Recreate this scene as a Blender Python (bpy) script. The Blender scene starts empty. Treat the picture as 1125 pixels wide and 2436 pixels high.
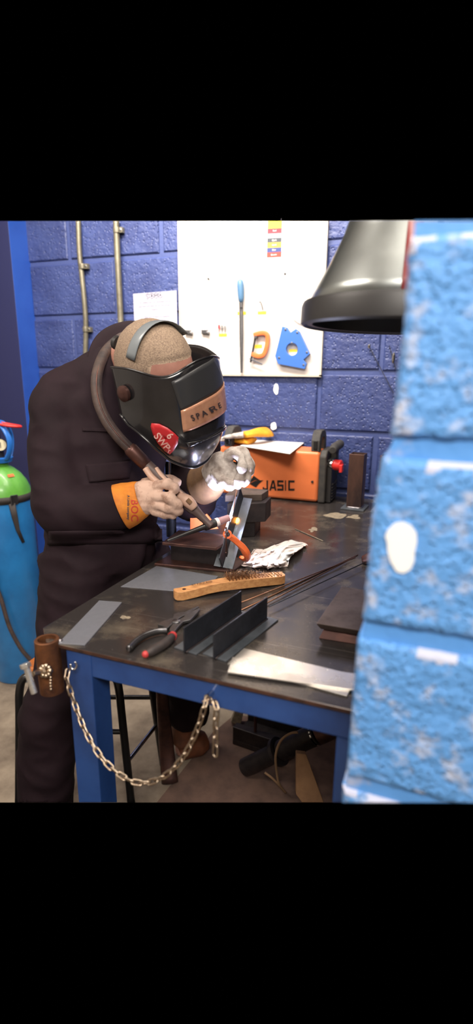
import bpy, bmesh, math, random
from mathutils import Vector, Matrix, noise
random.seed(7)
C = bpy.context.scene.collection
V3 = Vector
# ------------------------------------------------------------------ camera
FPX = 1280.0
PITCH, ROLL, YAW, CAMH = math.radians(15), math.radians(.42), math.radians(20.9), 1.37
CAM = V3((0, 0, CAMH))
_Rz = Matrix.Rotation(YAW, 3, 'Z')
_c, _s = math.cos(PITCH), math.sin(PITCH)
_up0 = V3((0, _s, _c)); _r0 = V3((1, 0, 0)); _fw = V3((0, _c, -_s))
RT = _Rz @ (math.cos(ROLL)*_r0 + math.sin(ROLL)*_up0)
UP = _Rz @ (-math.sin(ROLL)*_r0 + math.cos(ROLL)*_up0)
FW = _Rz @ _fw
KK = -FW
def ray(px, py): return RT*((px-562.5)/FPX) - UP*((py-1218)/FPX) + FW
def dep(px, py, t): return CAM + ray(px, py)*t
def onz(px, py, z):
    d = ray(px, py); return CAM + d*((z-CAMH)/d.z)
def ony(px, py, y):
    d = ray(px, py); return CAM + d*(y/d.y)
def onx(px, py, x):
    d = ray(px, py); return CAM + d*(x/d.x)
cam = bpy.data.cameras.new('camera'); co = bpy.data.objects.new('camera', cam); C.objects.link(co)
M3 = Matrix((RT, UP, KK)).transposed()
co.matrix_world = Matrix.Translation(CAM) @ M3.to_4x4()
cam.sensor_fit = 'HORIZONTAL'; cam.sensor_width = 36; cam.lens = FPX/1125*36
cam.clip_start = .05; cam.clip_end = 50
cam.dof.use_dof = True; cam.dof.focus_distance = 1.45; cam.dof.aperture_fstop = cam.lens/11.0
sc = bpy.context.scene; sc.camera = co
sc.view_settings.view_transform = 'Standard'; sc.view_settings.look = 'None'
sc.view_settings.gamma = 1; sc.view_settings.use_curve_mapping = False; sc.view_settings.exposure = .25
w = bpy.data.worlds.new('world'); sc.world = w; w.use_nodes = True
w.node_tree.nodes['Background'].inputs[0].default_value = (0, 0, 0, 1)

# ------------------------------------------------------------------ materials
def lin(c):
    c = c/255
    return c/12.92 if c <= .04045 else ((c+.055)/1.055)**2.4
def rgb(r, g, b): return (lin(r), lin(g), lin(b), 1)
MATS = {}
def mat(name, col, rough=.5, metal=0, col2=None, nscale=20, mix=(.4, .65), bump=0, bscale=60, bdist=.002,
        emit=0, ecol=None, spec=.5, coat=0, trans=0, rough2=None, alpha=1, detail=6, pits=0, stretch=None, sheen=0, bevel=0, streak=0):
    m = bpy.data.materials.new(name); m.use_nodes = True; MATS[name] = m
    nt = m.node_tree; N, L = nt.nodes, nt.links; b = N['Principled BSDF']
    b.inputs['Base Color'].default_value = col; b.inputs['Roughness'].default_value = rough
    b.inputs['Metallic'].default_value = metal; b.inputs['Specular IOR Level'].default_value = spec
    b.inputs['Coat Weight'].default_value = coat; b.inputs['Coat Roughness'].default_value = .08
    b.inputs['Transmission Weight'].default_value = trans; b.inputs['Alpha'].default_value = alpha
    b.inputs['Sheen Weight'].default_value = sheen
    if emit:
        b.inputs['Emission Color'].default_value = ecol or col; b.inputs['Emission Strength'].default_value = emit
    tc = N.new('ShaderNodeTexCoord'); vec = tc.outputs['Object']
    if stretch:
        mp = N.new('ShaderNodeMapping'); mp.inputs['Scale'].default_value = stretch
        L.new(vec, mp.inputs[0]); vec = mp.outputs[0]
    if col2 or rough2 is not None:
        n = N.new('ShaderNodeTexNoise'); n.inputs['Scale'].default_value = nscale; n.inputs['Detail'].default_value = detail
        n.inputs['Roughness'].default_value = .62
        L.new(vec, n.inputs['Vector'])
        r = N.new('ShaderNodeMapRange'); r.inputs[1].default_value = mix[0]; r.inputs[2].default_value = mix[1]
        L.new(n.outputs['Fac'], r.inputs[0])
        if col2:
            mx = N.new('ShaderNodeMix'); mx.data_type = 'RGBA'
            mx.inputs[6].default_value = col; mx.inputs[7].default_value = col2
            L.new(r.outputs[0], mx.inputs[0]); L.new(mx.outputs[2], b.inputs['Base Color'])
            if streak:                                             # fine scratches in two directions
                last = mx
                for sc_, rot in (((3, 240, 1), 1.05), ((3.5, 210, 1), -.75), ((2.5, 260, 1), .2), ((260, 220, 1), 0)):
                    mp2 = N.new('ShaderNodeMapping'); mp2.inputs['Scale'].default_value = sc_; mp2.inputs['Rotation'].default_value = (0, 0, rot); L.new(tc.outputs['Object'], mp2.inputs[0])
                    n2 = N.new('ShaderNodeTexNoise'); n2.inputs['Scale'].default_value = 1.0; n2.inputs['Detail'].default_value = 3; L.new(mp2.outputs[0], n2.inputs['Vector'])
                    r3 = N.new('ShaderNodeMapRange'); r3.inputs[1].default_value = .66; r3.inputs[2].default_value = .78; r3.inputs[4].default_value = .4; L.new(n2.outputs['Fac'], r3.inputs[0])
                    m2 = N.new('ShaderNodeMix'); m2.data_type = 'RGBA'; m2.inputs[7].default_value = rgb(190, 182, 172)
                    L.new(r3.outputs[0], m2.inputs[0]); L.new(last.outputs[2], m2.inputs[6]); last = m2
                L.new(last.outputs[2], b.inputs['Base Color'])
        if rough2 is not None:
            r2 = N.new('ShaderNodeMapRange'); r2.inputs[3].default_value = rough; r2.inputs[4].default_value = rough2
            L.new(r.outputs[0], r2.inputs[0]); L.new(r2.outputs[0], b.inputs['Roughness'])
    if bump:
        n = N.new('ShaderNodeTexNoise'); n.inputs['Scale'].default_value = bscale; n.inputs['Detail'].default_value = 5
        L.new(vec, n.inputs['Vector'])
        h = n.outputs['Fac']
        if pits:
            vo = N.new('ShaderNodeTexVoronoi'); vo.inputs['Scale'].default_value = pits; L.new(vec, vo.inputs['Vector'])
            pr = N.new('ShaderNodeMapRange'); pr.inputs[1].default_value = .1; pr.inputs[2].default_value = .35
            L.new(vo.outputs['Distance'], pr.inputs[0])
            ad = N.new('ShaderNodeMath'); ad.operation = 'MULTIPLY_ADD'; ad.inputs[1].default_value = .5
            L.new(pr.outputs[0], ad.inputs[0]); L.new(h, ad.inputs[2]); h = ad.outputs[0]
        bp = N.new('ShaderNodeBump'); bp.inputs['Strength'].default_value = bump; bp.inputs['Distance'].default_value = bdist
        L.new(h, bp.inputs['Height']); L.new(bp.outputs[0], b.inputs['Normal'])
    return m

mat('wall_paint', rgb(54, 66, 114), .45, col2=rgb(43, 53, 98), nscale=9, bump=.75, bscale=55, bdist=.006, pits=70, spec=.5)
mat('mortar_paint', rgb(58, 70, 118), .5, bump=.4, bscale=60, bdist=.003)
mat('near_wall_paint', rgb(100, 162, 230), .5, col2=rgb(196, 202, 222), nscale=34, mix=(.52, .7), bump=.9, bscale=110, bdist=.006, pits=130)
mat('near_mortar_paint', rgb(94, 158, 230), .5, col2=rgb(196, 194, 204), nscale=18, mix=(.56, .7), bump=.5, bscale=80, bdist=.004)
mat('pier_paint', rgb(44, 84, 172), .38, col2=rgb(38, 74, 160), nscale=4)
mat('plaster_chip', rgb(252, 251, 248), .8)
mat('floor_concrete', rgb(168, 152, 132), .75, col2=rgb(112, 98, 84), nscale=7, mix=(.38, .72), bump=.15, bscale=80, bdist=.002)
mat('floor_mat', rgb(120, 94, 82), .85, col2=rgb(96, 76, 68), nscale=12, bump=.2, bscale=150)
mat('white_board', rgb(200, 190, 183), .55, col2=rgb(186, 176, 170), nscale=14, mix=(.5, .8))
mat('board_edge', rgb(190, 180, 165), .5, metal=.2)
mat('paper', rgb(226, 222, 218), .8)
mat('paper_lav', rgb(166, 164, 178), .8)
mat('ink', rgb(70, 66, 74), .8)
mat('ink_light', rgb(110, 108, 118), .8)
for n_, c_ in dict(yellow=(240, 210, 60), red=(200, 50, 60), grey=(140, 140, 145), dark=(62, 66, 72), amber=(232, 168, 60), navy=(52, 62, 110), brick=(190, 60, 50)).items():
    mat('print_'+n_, rgb(*c_), .8)
mat('label_tape', rgb(236, 205, 50), .6)
mat('blue_handle', rgb(72, 108, 140), .45)
mat('blue_magnet', rgb(52, 98, 172), .45, coat=.2)
mat('orange_paint', rgb(232, 112, 60), .4, coat=.25, col2=rgb(214, 98, 50), nscale=30)
mat('machine_orange', rgb(226, 122, 70), .42, col2=rgb(216, 114, 64), nscale=8, coat=.2)
mat('black_plastic', rgb(38, 36, 36), .5, bump=.05, bscale=300)
mat('dusty_black', rgb(62, 58, 54), .7, col2=rgb(44, 42, 42), nscale=30)
mat('red_plastic', rgb(206, 44, 40), .4)
mat('steel', rgb(150, 150, 152), .3, 1, col2=rgb(118, 116, 118), nscale=25, rough2=.45)
mat('bright_steel', rgb(238, 233, 226), .24, .85, col2=rgb(224, 217, 208), nscale=10, rough2=.34)
mat('zinc', rgb(196, 178, 156), .3, 1, col2=rgb(160, 134, 112), nscale=60, mix=(.45, .75))
mat('chrome', rgb(215, 214, 212), .14, 1)
mat('mill_steel', rgb(74, 76, 84), .42, .75, col2=rgb(46, 46, 52), nscale=18, mix=(.35, .7), rough2=.6, bump=.08, bscale=150)
mat('mill_steel_blue', rgb(108, 113, 119), .32, .55, col2=rgb(78, 84, 90), nscale=15, rough2=.5)
mat('dark_scale', rgb(62, 54, 54), .42, .5, col2=rgb(40, 36, 38), nscale=16, rough2=.6)
mat('brown_steel', rgb(98, 66, 58), .38, .6, col2=rgb(58, 44, 44), nscale=14, mix=(.35, .7), rough2=.55)
mat('tube_steel', rgb(112, 84, 74), .36, .7, col2=rgb(62, 50, 50), nscale=9, mix=(.4, .62), stretch=(1, 1, .35), rough2=.5)
mat('plate_steel', rgb(124, 110, 100), .42, .75, col2=rgb(92, 80, 74), nscale=10, rough2=.55)
mat('table_top', rgb(74, 69, 68), .2, .55, col2=rgb(126, 116, 102), nscale=9, mix=(.5, .72), rough2=.42, streak=1, bump=.1, bscale=180, bdist=.001)
mat('table_blue', rgb(42, 76, 138), .4, col2=rgb(34, 64, 122), nscale=10, coat=.1)
mat('table_edge', rgb(96, 66, 54), .5, .5, col2=rgb(62, 48, 44), nscale=40)
mat('strip_steel', rgb(188, 191, 202), .3, .75, col2=rgb(158, 161, 172), nscale=12, rough2=.48)
mat('stain_pale', rgb(158, 144, 122), .6, .2, col2=rgb(116, 106, 94), nscale=60)
mat('rust', rgb(142, 92, 58), .42, .65, col2=rgb(86, 56, 44), nscale=25, mix=(.35, .65), rough2=.6, bump=.2, bscale=90)
mat('wood', rgb(206, 152, 98), .55, col2=rgb(180, 124, 76), nscale=14, stretch=(2, 9, 9))
mat('stool_wood', rgb(196, 112, 48), .45, col2=rgb(170, 92, 40), nscale=10)
mat('bristle', rgb(150, 118, 92), .35, .9)
mat('copper_rod', rgb(136, 98, 76), .35, .9)
mat('grip_black', rgb(62, 52, 50), .6, col2=rgb(44, 40, 40), nscale=40)
mat('grip_red', rgb(190, 60, 60), .5)
mat('rag', rgb(226, 214, 208), .95, col2=rgb(176, 196, 198), nscale=11, mix=(.55, .68), spec=.1)
mat('coverall', rgb(37, 24, 30), .8, col2=rgb(30, 19, 24), nscale=8, bump=.22, bscale=420, bdist=.0006, spec=.2)
mat('apron', rgb(40, 36, 40), .6)
mat('skin', rgb(178, 128, 112), .55, col2=rgb(160, 112, 98), nscale=20)
mat('hair', rgb(158, 136, 114), .8, col2=rgb(122, 102, 88), nscale=260, bump=.9, bscale=420, bdist=.002)
mat('glove_hide', rgb(200, 168, 150), .8, col2=rgb(132, 98, 80), nscale=34, mix=(.48, .72), bump=.5, bscale=70, bdist=.002)
mat('glove_cuff', rgb(214, 132, 40), .75, col2=rgb(190, 108, 32), nscale=24, bump=.2, bscale=200)
mat('glove_grey', rgb(190, 180, 172), .8, col2=rgb(130, 116, 108), nscale=30, bump=.5, bscale=60, bdist=.002)
mat('worn_highlight_paint', rgb(196, 200, 222), .6)
mat('cuff_tan', rgb(118, 88, 60), .8, col2=rgb(96, 70, 50), nscale=20, bump=.2, bscale=150)
mat('yellow_leather', rgb(226, 160, 30), .7, col2=rgb(200, 130, 24), nscale=20, bump=.2, bscale=90)
mat('boot_brown', rgb(120, 70, 44), .6, col2=rgb(90, 54, 36), nscale=20)
mat('helmet_shell', rgb(38, 36, 38), .22, coat=.7, col2=rgb(28, 27, 29), nscale=12)
mat('helmet_inner', rgb(66, 68, 72), .6)
mat('visor', rgb(52, 52, 54), .35)
mat('visor_tape', rgb(206, 152, 122), .22, .35, col2=rgb(176, 122, 98), nscale=22, bump=.25, bscale=30, bdist=.003)
mat('marker', rgb(40, 34, 40), .7)
mat('sticker_red', rgb(190, 40, 46), .4)
mat('sticker_print', rgb(238, 184, 174), .5)
mat('headband', rgb(120, 126, 130), .35, coat=.3)
mat('hose_dark', rgb(74, 58, 52), .65, col2=rgb(48, 40, 40), nscale=30, bump=.35, bscale=120, bdist=.002)
mat('torch_grey', rgb(84, 68, 64), .5)
mat('torch_beige', rgb(196, 160, 140), .5)
mat('ceramic', rgb(168, 130, 132), .45)
mat('ceramic_white', rgb(230, 220, 220), .4)
mat('hot_metal', rgb(255, 150, 40), .5, emit=14, ecol=(1, .33, .04, 1))
mat('arc', (1, 1, 1, 1), .5, emit=60, ecol=(.82, .86, 1, 1))
mat('cyl_blue', rgb(42, 124, 190), .35, col2=rgb(36, 108, 170), nscale=8, coat=.2)
mat('cyl_green', rgb(96, 164, 62), .38, col2=rgb(84, 148, 54), nscale=20, coat=.2)
mat('guard_blue', rgb(40, 110, 196), .38, coat=.2)
mat('strap_black', rgb(50, 44, 42), .7)
mat('cardboard', rgb(150, 112, 78), .8, col2=rgb(128, 94, 66), nscale=12)
mat('twine', rgb(150, 118, 88), .8)
mat('hood_metal', rgb(178, 183, 181), .3, .95, col2=rgb(148, 152, 151), nscale=5, rough2=.42)
mat('hood_red_reflection', rgb(120, 44, 44), .4)
mat('hood_rim', rgb(46, 44, 44), .45)
mat('hood_inside', rgb(60, 58, 56), .5, .6)
mat('conduit', rgb(132, 126, 108), .42, .6, col2=rgb(104, 98, 84), nscale=20)
mat('clear_bag', rgb(244, 238, 230), .3, alpha=.55)
mat('flat_black', rgb(30, 28, 28), .35, coat=.2)
mat('cream_dial', rgb(226, 214, 180), .5)
mat('weld_bead', rgb(150, 146, 150), .3, 1, bump=.6, bscale=200)

# ------------------------------------------------------------------ object helpers
WORLD = {}                         # world translation of each object built
def tag(o, label=None, cat=None, group=None, kind=None):
    if label: o['label'] = label
    if cat: o['category'] = cat
    if group: o['group'] = group
    if kind: o['kind'] = kind
    return o
def thing(name, loc, label, cat, group=None):
    o = bpy.data.objects.new(name, None); C.objects.link(o)
    o.location = loc; o.empty_display_size = .02; WORLD[o] = V3(loc)
    return tag(o, label, cat, group)
def _attach(o, parent):
    if parent is not None:
        o.parent = parent; o.matrix_parent_inverse = Matrix.Translation(-WORLD[parent])
# the part of the workshop the photograph looks into: nothing is modelled above or below it
UPPER = (CAM, (ray(562, 526)).cross(RT).normalized())
LOWER = (CAM, (ray(562, 1909)).cross(RT).normalized())
if UPPER[1].z < 0: UPPER = (CAM, -UPPER[1])
if LOWER[1].z > 0: LOWER = (CAM, -LOWER[1])
class MB:
    def __init__(s): s.bm = bmesh.new(); s.mi = 0
    def face(s, vs):
        try: f = s.bm.faces.new(vs); f.material_index = s.mi; return f
        except ValueError: return None
    def poly(s, pts): return s.face([s.bm.verts.new(p) for p in pts])
    def hexa(s, a, b):             # two rings of n points (bottom, top)
        n = len(a)
        va = [s.bm.verts.new(p) for p in a]; vb = [s.bm.verts.new(p) for p in b]
        s.face(va[::-1]); s.face(vb)
        for i in range(n):
            j = (i+1) % n; s.face([va[i], va[j], vb[j], vb[i]])
        return s
    def prism(s, pts, off):        # flat outline pushed along a vector
        off = V3(off); return s.hexa(pts, [V3(p)+off for p in pts])
    def box(s, c, size, ax=None):
        c = V3(c); X, Y, Z = ax or (V3((1, 0, 0)), V3((0, 1, 0)), V3((0, 0, 1)))
        hx, hy, hz = (X*(size[0]/2), Y*(size[1]/2), Z*(size[2]/2))
        return s.hexa([c-hx-hy-hz, c+hx-hy-hz, c+hx+hy-hz, c-hx+hy-hz], [c-hx-hy+hz, c+hx-hy+hz, c+hx+hy+hz, c-hx+hy+hz])
    def boxz(s, x0, x1, y0, y1, z0, z1): return s.box(((x0+x1)/2, (y0+y1)/2, (z0+z1)/2), (abs(x1-x0), abs(y1-y0), abs(z1-z0)))
    def rings(s, rs, closed=True, cap=True):
        vs = [[s.bm.verts.new(p) for p in r] for r in rs]
        for a, b in zip(vs, vs[1:]):
            n = len(a)
            for i in range(n if closed else n-1):
                j = (i+1) % n; s.face([a[i], a[j], b[j], b[i]])
        if cap and closed: s.face(vs[0][::-1]); s.face(vs[-1])
        return s
    def tube(s, path, r, n=12, side=None, cap=True, loop=False, p=1.0):
        # r: number, list of numbers, or list of (r_side, r_other); side: hint for the first radius
        path = [V3(q) for q in path]; m = len(path)
        rr = r if isinstance(r, list) else [r]*m
        rs = []; prev = None
        for i, q in enumerate(path):
            if loop: t = path[(i+1) % m]-path[i-1]
            else: t = path[min(i+1, m-1)]-path[max(i-1, 0)]
            t.normalize()
            if side is not None: x = V3(side)-t*t.dot(V3(side))
            elif prev is None:
                a = V3((0, 0, 1)) if abs(t.z) < .9 else V3((1, 0, 0)); x = t.cross(a)
            else: x = prev-t*t.dot(prev)
            x.normalize(); prev = x; y = t.cross(x)
            ra = rr[i]; ra, rb = ra if isinstance(ra, (list, tuple)) else (ra, ra)
            ring = []
            for k in range(n):
                an = 2*math.pi*k/n; cx, sx = math.cos(an), math.sin(an)
                if p != 1: cx = math.copysign(abs(cx)**p, cx); sx = math.copysign(abs(sx)**p, sx)
                ring.append(q+x*(ra*cx)+y*(rb*sx))
            rs.append(ring)
        if loop: rs.append(rs[0]); s.rings(rs, cap=False)
        else: s.rings(rs, cap=cap)
        return s
    def lathe(s, base, axis, prof, n=24, cap=True):   # prof: (distance along axis, radius)
        base = V3(base); ax = V3(axis).normalized()
        a = V3((0, 0, 1)) if abs(ax.z) < .9 else V3((1, 0, 0)); x = ax.cross(a).normalized(); y = ax.cross(x)
        rs = [[base+ax*h+(x*math.cos(2*math.pi*k/n)+y*math.sin(2*math.pi*k/n))*max(r, 1e-4) for k in range(n)] for h, r in prof]
        return s.rings(rs, cap=cap)
    def ball(s, c, r, ax=None, n=16, m=10):
        c = V3(c); r = r if isinstance(r, (tuple, list)) else (r, r, r)
        X, Y, Z = ax or (V3((1, 0, 0)), V3((0, 1, 0)), V3((0, 0, 1)))
        rs = []
        for i in range(m+1):
            th = -math.pi/2+math.pi*i/m; cr = max(math.cos(th), 1e-3)
            rs.append([c+X*(r[0]*cr*math.cos(2*math.pi*k/n))+Y*(r[1]*cr*math.sin(2*math.pi*k/n))+Z*(r[2]*math.sin(th)) for k in range(n)])
        return s.rings(rs)
    def cut(s, plane):
        g = s.bm.verts[:]+s.bm.edges[:]+s.bm.faces[:]
        r = bmesh.ops.bisect_plane(s.bm, geom=g, plane_co=plane[0], plane_no=plane[1], clear_outer=True, dist=1e-5)
        ed = [e for e in r['geom_cut'] if isinstance(e, bmesh.types.BMEdge)]
        if ed: bmesh.ops.holes_fill(s.bm, edges=ed, sides=0)
        return s
    def build(s, name, mats, parent=None, smooth=False, bevel=0, label=None, cat=None, group=None, kind=None, recalc=True, sub=0, remesh=0, relax=0, base=True, seg=2, solid=0, wrinkle=None, cut=None):
        bm = s.bm
        if recalc: bmesh.ops.recalc_face_normals(bm, faces=bm.faces[:])
        if not bm.verts: raise ValueError(name)
        xs = [v.co for v in bm.verts]
        lo = V3((min(v[i] for v in xs) for i in range(3))); hi = V3((max(v[i] for v in xs) for i in range(3)))
        org = V3(((lo.x+hi.x)/2, (lo.y+hi.y)/2, lo.z))
        for v in bm.verts: v.co -= org
        me = bpy.data.meshes.new(name)
        bm.to_mesh(me); bm.free()
        for m in (mats if isinstance(mats, (list, tuple)) else [mats]): me.materials.append(MATS[m])
        o = bpy.data.objects.new(name, me); C.objects.link(o)
        o.location = org; WORLD[o] = org; _attach(o, parent)
        if remesh:
            md = o.modifiers.new('r', 'REMESH'); md.mode = 'VOXEL'; md.voxel_size = remesh; md.use_smooth_shade = True
        if relax:
            md = o.modifiers.new('s', 'SMOOTH'); md.factor = .5; md.iterations = relax
        if solid:
            md = o.modifiers.new('t', 'SOLIDIFY'); md.thickness = solid; md.offset = 0
        if sub:
            md = o.modifiers.new('u', 'SUBSURF'); md.levels = sub; md.render_levels = sub
        if wrinkle or cut:
            bpy.context.view_layer.update()
            dg = bpy.context.evaluated_depsgraph_get()
            nm = bpy.data.meshes.new_from_object(o.evaluated_get(dg)); o.modifiers.clear(); o.data = nm; nm.name = name
            if wrinkle:
                nm.update(); ns = [v.normal.copy() for v in nm.vertices]
                for v, nn in zip(nm.vertices, ns): v.co += nn*wrinkle(v.co+org)
            if cut:
                b2 = bmesh.new(); b2.from_mesh(nm)
                q = MB(); q.bm.free(); q.bm = b2
                q.cut((cut[0]-org, cut[1])); b2.to_mesh(nm); b2.free()
        if bevel:
            md = o.modifiers.new('b', 'BEVEL'); md.width = bevel; md.segments = seg; md.limit_method = 'ANGLE'; md.angle_limit = .6
        if smooth or remesh:
            for p_ in o.data.polygons: p_.use_smooth = True
            if smooth == 'auto':
                try: o.data.set_sharp_from_angle(angle=.7)
                except Exception: pass
        return tag(o, label, cat, group, kind)
def spline(pts, n=8, closed=False):
    pts = [V3(p) for p in pts]; out = []; m = len(pts)
    for i in range(m if closed else m-1):
        if closed: a, b, c, d = pts[i-1], pts[i], pts[(i+1) % m], pts[(i+2) % m]
        else: a, b, c, d = pts[max(i-1, 0)], pts[i], pts[i+1], pts[min(i+2, m-1)]
        for k in range(n):
            t = k/n
            out.append(.5*((2*b)+(c-a)*t+(2*a-5*b+4*c-d)*t*t+(3*b-a-3*c+d)*t**3))
    if not closed: out.append(pts[-1])
    return out
def lerpl(vals, n):
    out = []
    for a, b in zip(vals, vals[1:]):
        for k in range(n):
            t = k/n; t = t*t*(3-2*t)*.5+t*.5
            out.append(tuple(x+(y-x)*t for x, y in zip(a, b)) if isinstance(a, tuple) else a+(b-a)*t)
    out.append(vals[-1]); return out
def text_mesh(name, s, size, org, xdir, ydir, m, parent, bold=0, shear=0, align='CENTER', depth=.0006, warp=None, space=1):
    cu = bpy.data.curves.new(name, 'FONT'); cu.body = s; cu.size = size; cu.align_x = align; cu.align_y = 'CENTER'
    cu.offset = bold; cu.shear = shear; cu.extrude = 0; cu.space_character = space
    o = bpy.data.objects.new(name, cu); C.objects.link(o)
    bpy.context.view_layer.update()
    me = bpy.data.meshes.new_from_object(o.evaluated_get(bpy.context.evaluated_depsgraph_get()))
    bpy.data.objects.remove(o); bpy.data.curves.remove(cu)
    mb = MB(); mb.bm.free(); mb.bm = bmesh.new(); mb.bm.from_mesh(me); bpy.data.meshes.remove(me)
    X, Y = V3(xdir).normalized(), V3(ydir).normalized(); Z = X.cross(Y); org = V3(org)
    for v in mb.bm.verts:
        if warp: v.co = warp(v.co.x, v.co.y)
        else: v.co = org+X*v.co.x+Y*v.co.y+Z*depth
    return mb.build(name, m, parent, recalc=False)
# ------------------------------------------------------------------ the room
WY, TZ = 2.25, .85
def struct(mb, name, mats, **k): return mb.build(name, mats, kind='structure', **k)
mb = MB(); mb.boxz(-2.5, .45, 1.0, 2.4, -.03, 0); mb.cut(LOWER)
struct(mb, 'floor', 'floor_concrete')
# blockwork wall behind the bench: mortar bed with proud rounded blocks
mb = MB(); mb.mi = 1; mb.boxz(-2.3, .5, WY+.004, WY+.05, 0, 2.3); mb.mi = 0
zs = [.87-.2425*3+.2425*i-.2425 for i in range(11)]
for r, z in enumerate(zs):
    x = -2.42+(.24 if r % 2 == 0 else 0)+.012
    while x < .5:
        x0, x1, z0, z1 = x, x+.466, max(z+.008, 0), z+.2345
        if z1 > .02 and x1 > -2.3:
            x0 = max(x0, -2.3); x1 = min(x1, .5)
            j = [random.uniform(-.003, .003) for _ in range(4)]
            d = .007; y1 = WY+.006; y0 = WY-.004+random.uniform(-.001, .001)
            a = [V3((x0+j[0], y1, z0+j[2])), V3((x1+j[1], y1, z0+j[3])), V3((x1+j[1], y1, z1)), V3((x0+j[0], y1, z1))]
            m = [p+V3((sx*d*.35, y0+.004-y1, sz*d*.35)) for p, sx, sz in zip(a, (1, -1, -1, 1), (1, 1, -1, -1))]
            b = [V3((p.x+sx*d, y0, p.z+sz*d)) for p, sx, sz in zip(a, (1, -1, -1, 1), (1, 1, -1, -1))]
            mb.rings([a, m, b])
        x += .48
mb.cut(UPPER)
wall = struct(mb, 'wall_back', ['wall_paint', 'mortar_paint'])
def blob(cx, cy, rx, ry, seed, plane, n=22, rough=.28):
    pts = []
    for k in range(n):
        a = 2*math.pi*k/n; f = 1+rough*noise.noise(V3((math.cos(a)*1.3+seed, math.sin(a)*1.3, seed)))
        pts.append(plane(cx+rx*f*math.cos(a), cy+ry*f*math.sin(a)))
    return pts
for i, (cx, cy, rx, ry) in enumerate([(657, 925, 6, 12), (651, 1014, 7, 9)]):
    mb = MB(); mb.prism(blob(cx, cy, rx, ry, i*3.1, lambda a, b: ony(a, b, WY-.006)), (0, -.0012, 0))
    mb.build('paint_chip', 'plaster_chip', wall, label='pale chip where the blue paint is missing')
# pier at the far left
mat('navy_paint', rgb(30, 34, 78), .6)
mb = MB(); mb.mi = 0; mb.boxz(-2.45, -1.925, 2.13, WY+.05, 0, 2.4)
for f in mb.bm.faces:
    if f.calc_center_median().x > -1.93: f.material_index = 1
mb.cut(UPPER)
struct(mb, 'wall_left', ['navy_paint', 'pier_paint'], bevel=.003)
# near partition wall of painted blocks, standing beside the camera
NY = .58
EDGE = sorted((ony(a, b, NY).z, ony(a, b, NY).x) for a, b in ((978, 500), (974, 560), (955, 800), (933, 1000), (926, 1048), (905, 1100), (893, 1150), (880, 1250), (868, 1400), (864, 1450), (858, 1490), (846, 1540), (838, 1640), (826, 1780), (820, 1850), (812, 1880), (806, 1940)))
def edge_x(z):
    if z <= EDGE[0][0]: return EDGE[0][1]
    for (za, xa), (zb, xb) in zip(EDGE, EDGE[1:]):
        if z <= zb: return xa+(xb-xa)*(z-za)/(zb-za)
    return EDGE[-1][1]
mb = MB(); mb.mi = 1; zz_ = [.62+.01*i for i in range(105)]
for za, zb in zip(zz_, zz_[1:]):
    xa, xb = edge_x(za)+.0035, edge_x(zb)+.0035
    mb.hexa([V3((xa, NY+.0085, za)), V3((.42, NY+.0085, za)), V3((.42, NY+.1, za)), V3((xa, NY+.1, za))], [V3((xb, NY+.0085, zb)), V3((.42, NY+.0085, zb)), V3((.42, NY+.1, zb)), V3((xb, NY+.1, zb))])
mb.mi = 0
nz = [1.29+.2135*k for k in (-3, -2, -1, 0, 1)]
for r, z in enumerate(nz):
    z0, z1 = z+.010, z+.2135-.010
    for x0, x1 in (((-.07, .17), (.185, .42)) if r % 2 else ((-.066, .36), (.375, .42))):
        nx, nzn = 90, 56
        e = None if x0 < 0 else x0
        def P(i, k, y):
            u, v = i/nx, k/nzn
            zz = z0+(z1-z0)*v; e_ = edge_x(zz) if e is None else e; xx = e_+(x1-e_)*u
            edge = min(u*(x1-e_), (1-u)*(x1-e_), v*(z1-z0), (1-v)*(z1-z0))
            rd = .011; dy = 0 if edge > rd else rd-math.sqrt(max(rd*rd-(rd-edge)**2, 0))
            n_ = noise.noise(V3((xx*45, zz*45, r)))*.0022+noise.noise(V3((xx*130, zz*130, r)))*.0014
            if i == 0: xx += noise.noise(V3((zz*60, 3, r)))*.003
            return V3((xx, NY+dy*1.1+n_, zz))
        g = [[mb.bm.verts.new(P(i, k, 0)) for k in range(nzn+1)] for i in range(nx+1)]
        for i in range(nx):
            for k in range(nzn): 
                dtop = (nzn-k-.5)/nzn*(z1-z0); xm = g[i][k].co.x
                mb.mi = 2 if dtop < .010+.02*noise.noise(V3((xm*50, z*9, dtop*90))) and noise.noise(V3((xm*22, z*31, 2))) > -.1 else 0  # pale top edges: worn paint, with the edge highlight put into the colour
                mb.face([g[i][k], g[i+1][k], g[i+1][k+1], g[i][k+1]]); mb.mi = 0
        bk = [[mb.bm.verts.new(V3((g[i][k].co.x, NY+.1, g[i][k].co.z))) for k in (0, nzn)] for i in (0, nx)]
        side = [g[0][k] for k in range(nzn+1)]
        mb.face([bk[0][0]]+side+[bk[0][1]])
        mb.face([bk[0][0], bk[0][1], bk[1][1], bk[1][0]])
        mb.face([g[i][nzn] for i in range(nx+1)]+[bk[1][1], bk[0][1]])
        mb.face([g[i][0] for i in range(nx+1)]+[bk[1][0], bk[0][0]])
mb.cut(UPPER); mb.cut(LOWER)
nwall = struct(mb, 'wall_right', ['near_wall_paint', 'near_mortar_paint', 'worn_highlight_paint'], smooth='auto')
pts = [(922, 1262), (938, 1246), (958, 1243), (978, 1252), (990, 1270), (991, 1292), (985, 1315), (985, 1335), (976, 1355), (960, 1364), (943, 1360), (930, 1338), (922, 1312), (921, 1290), (916, 1276)]
mb = MB(); mb.prism([ony(a, b, NY-.0035) for a, b in pts], (0, .003, 0))
mb.build('paint_chip', 'plaster_chip', nwall, label='large white patch where the blue paint has flaked off')
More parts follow.
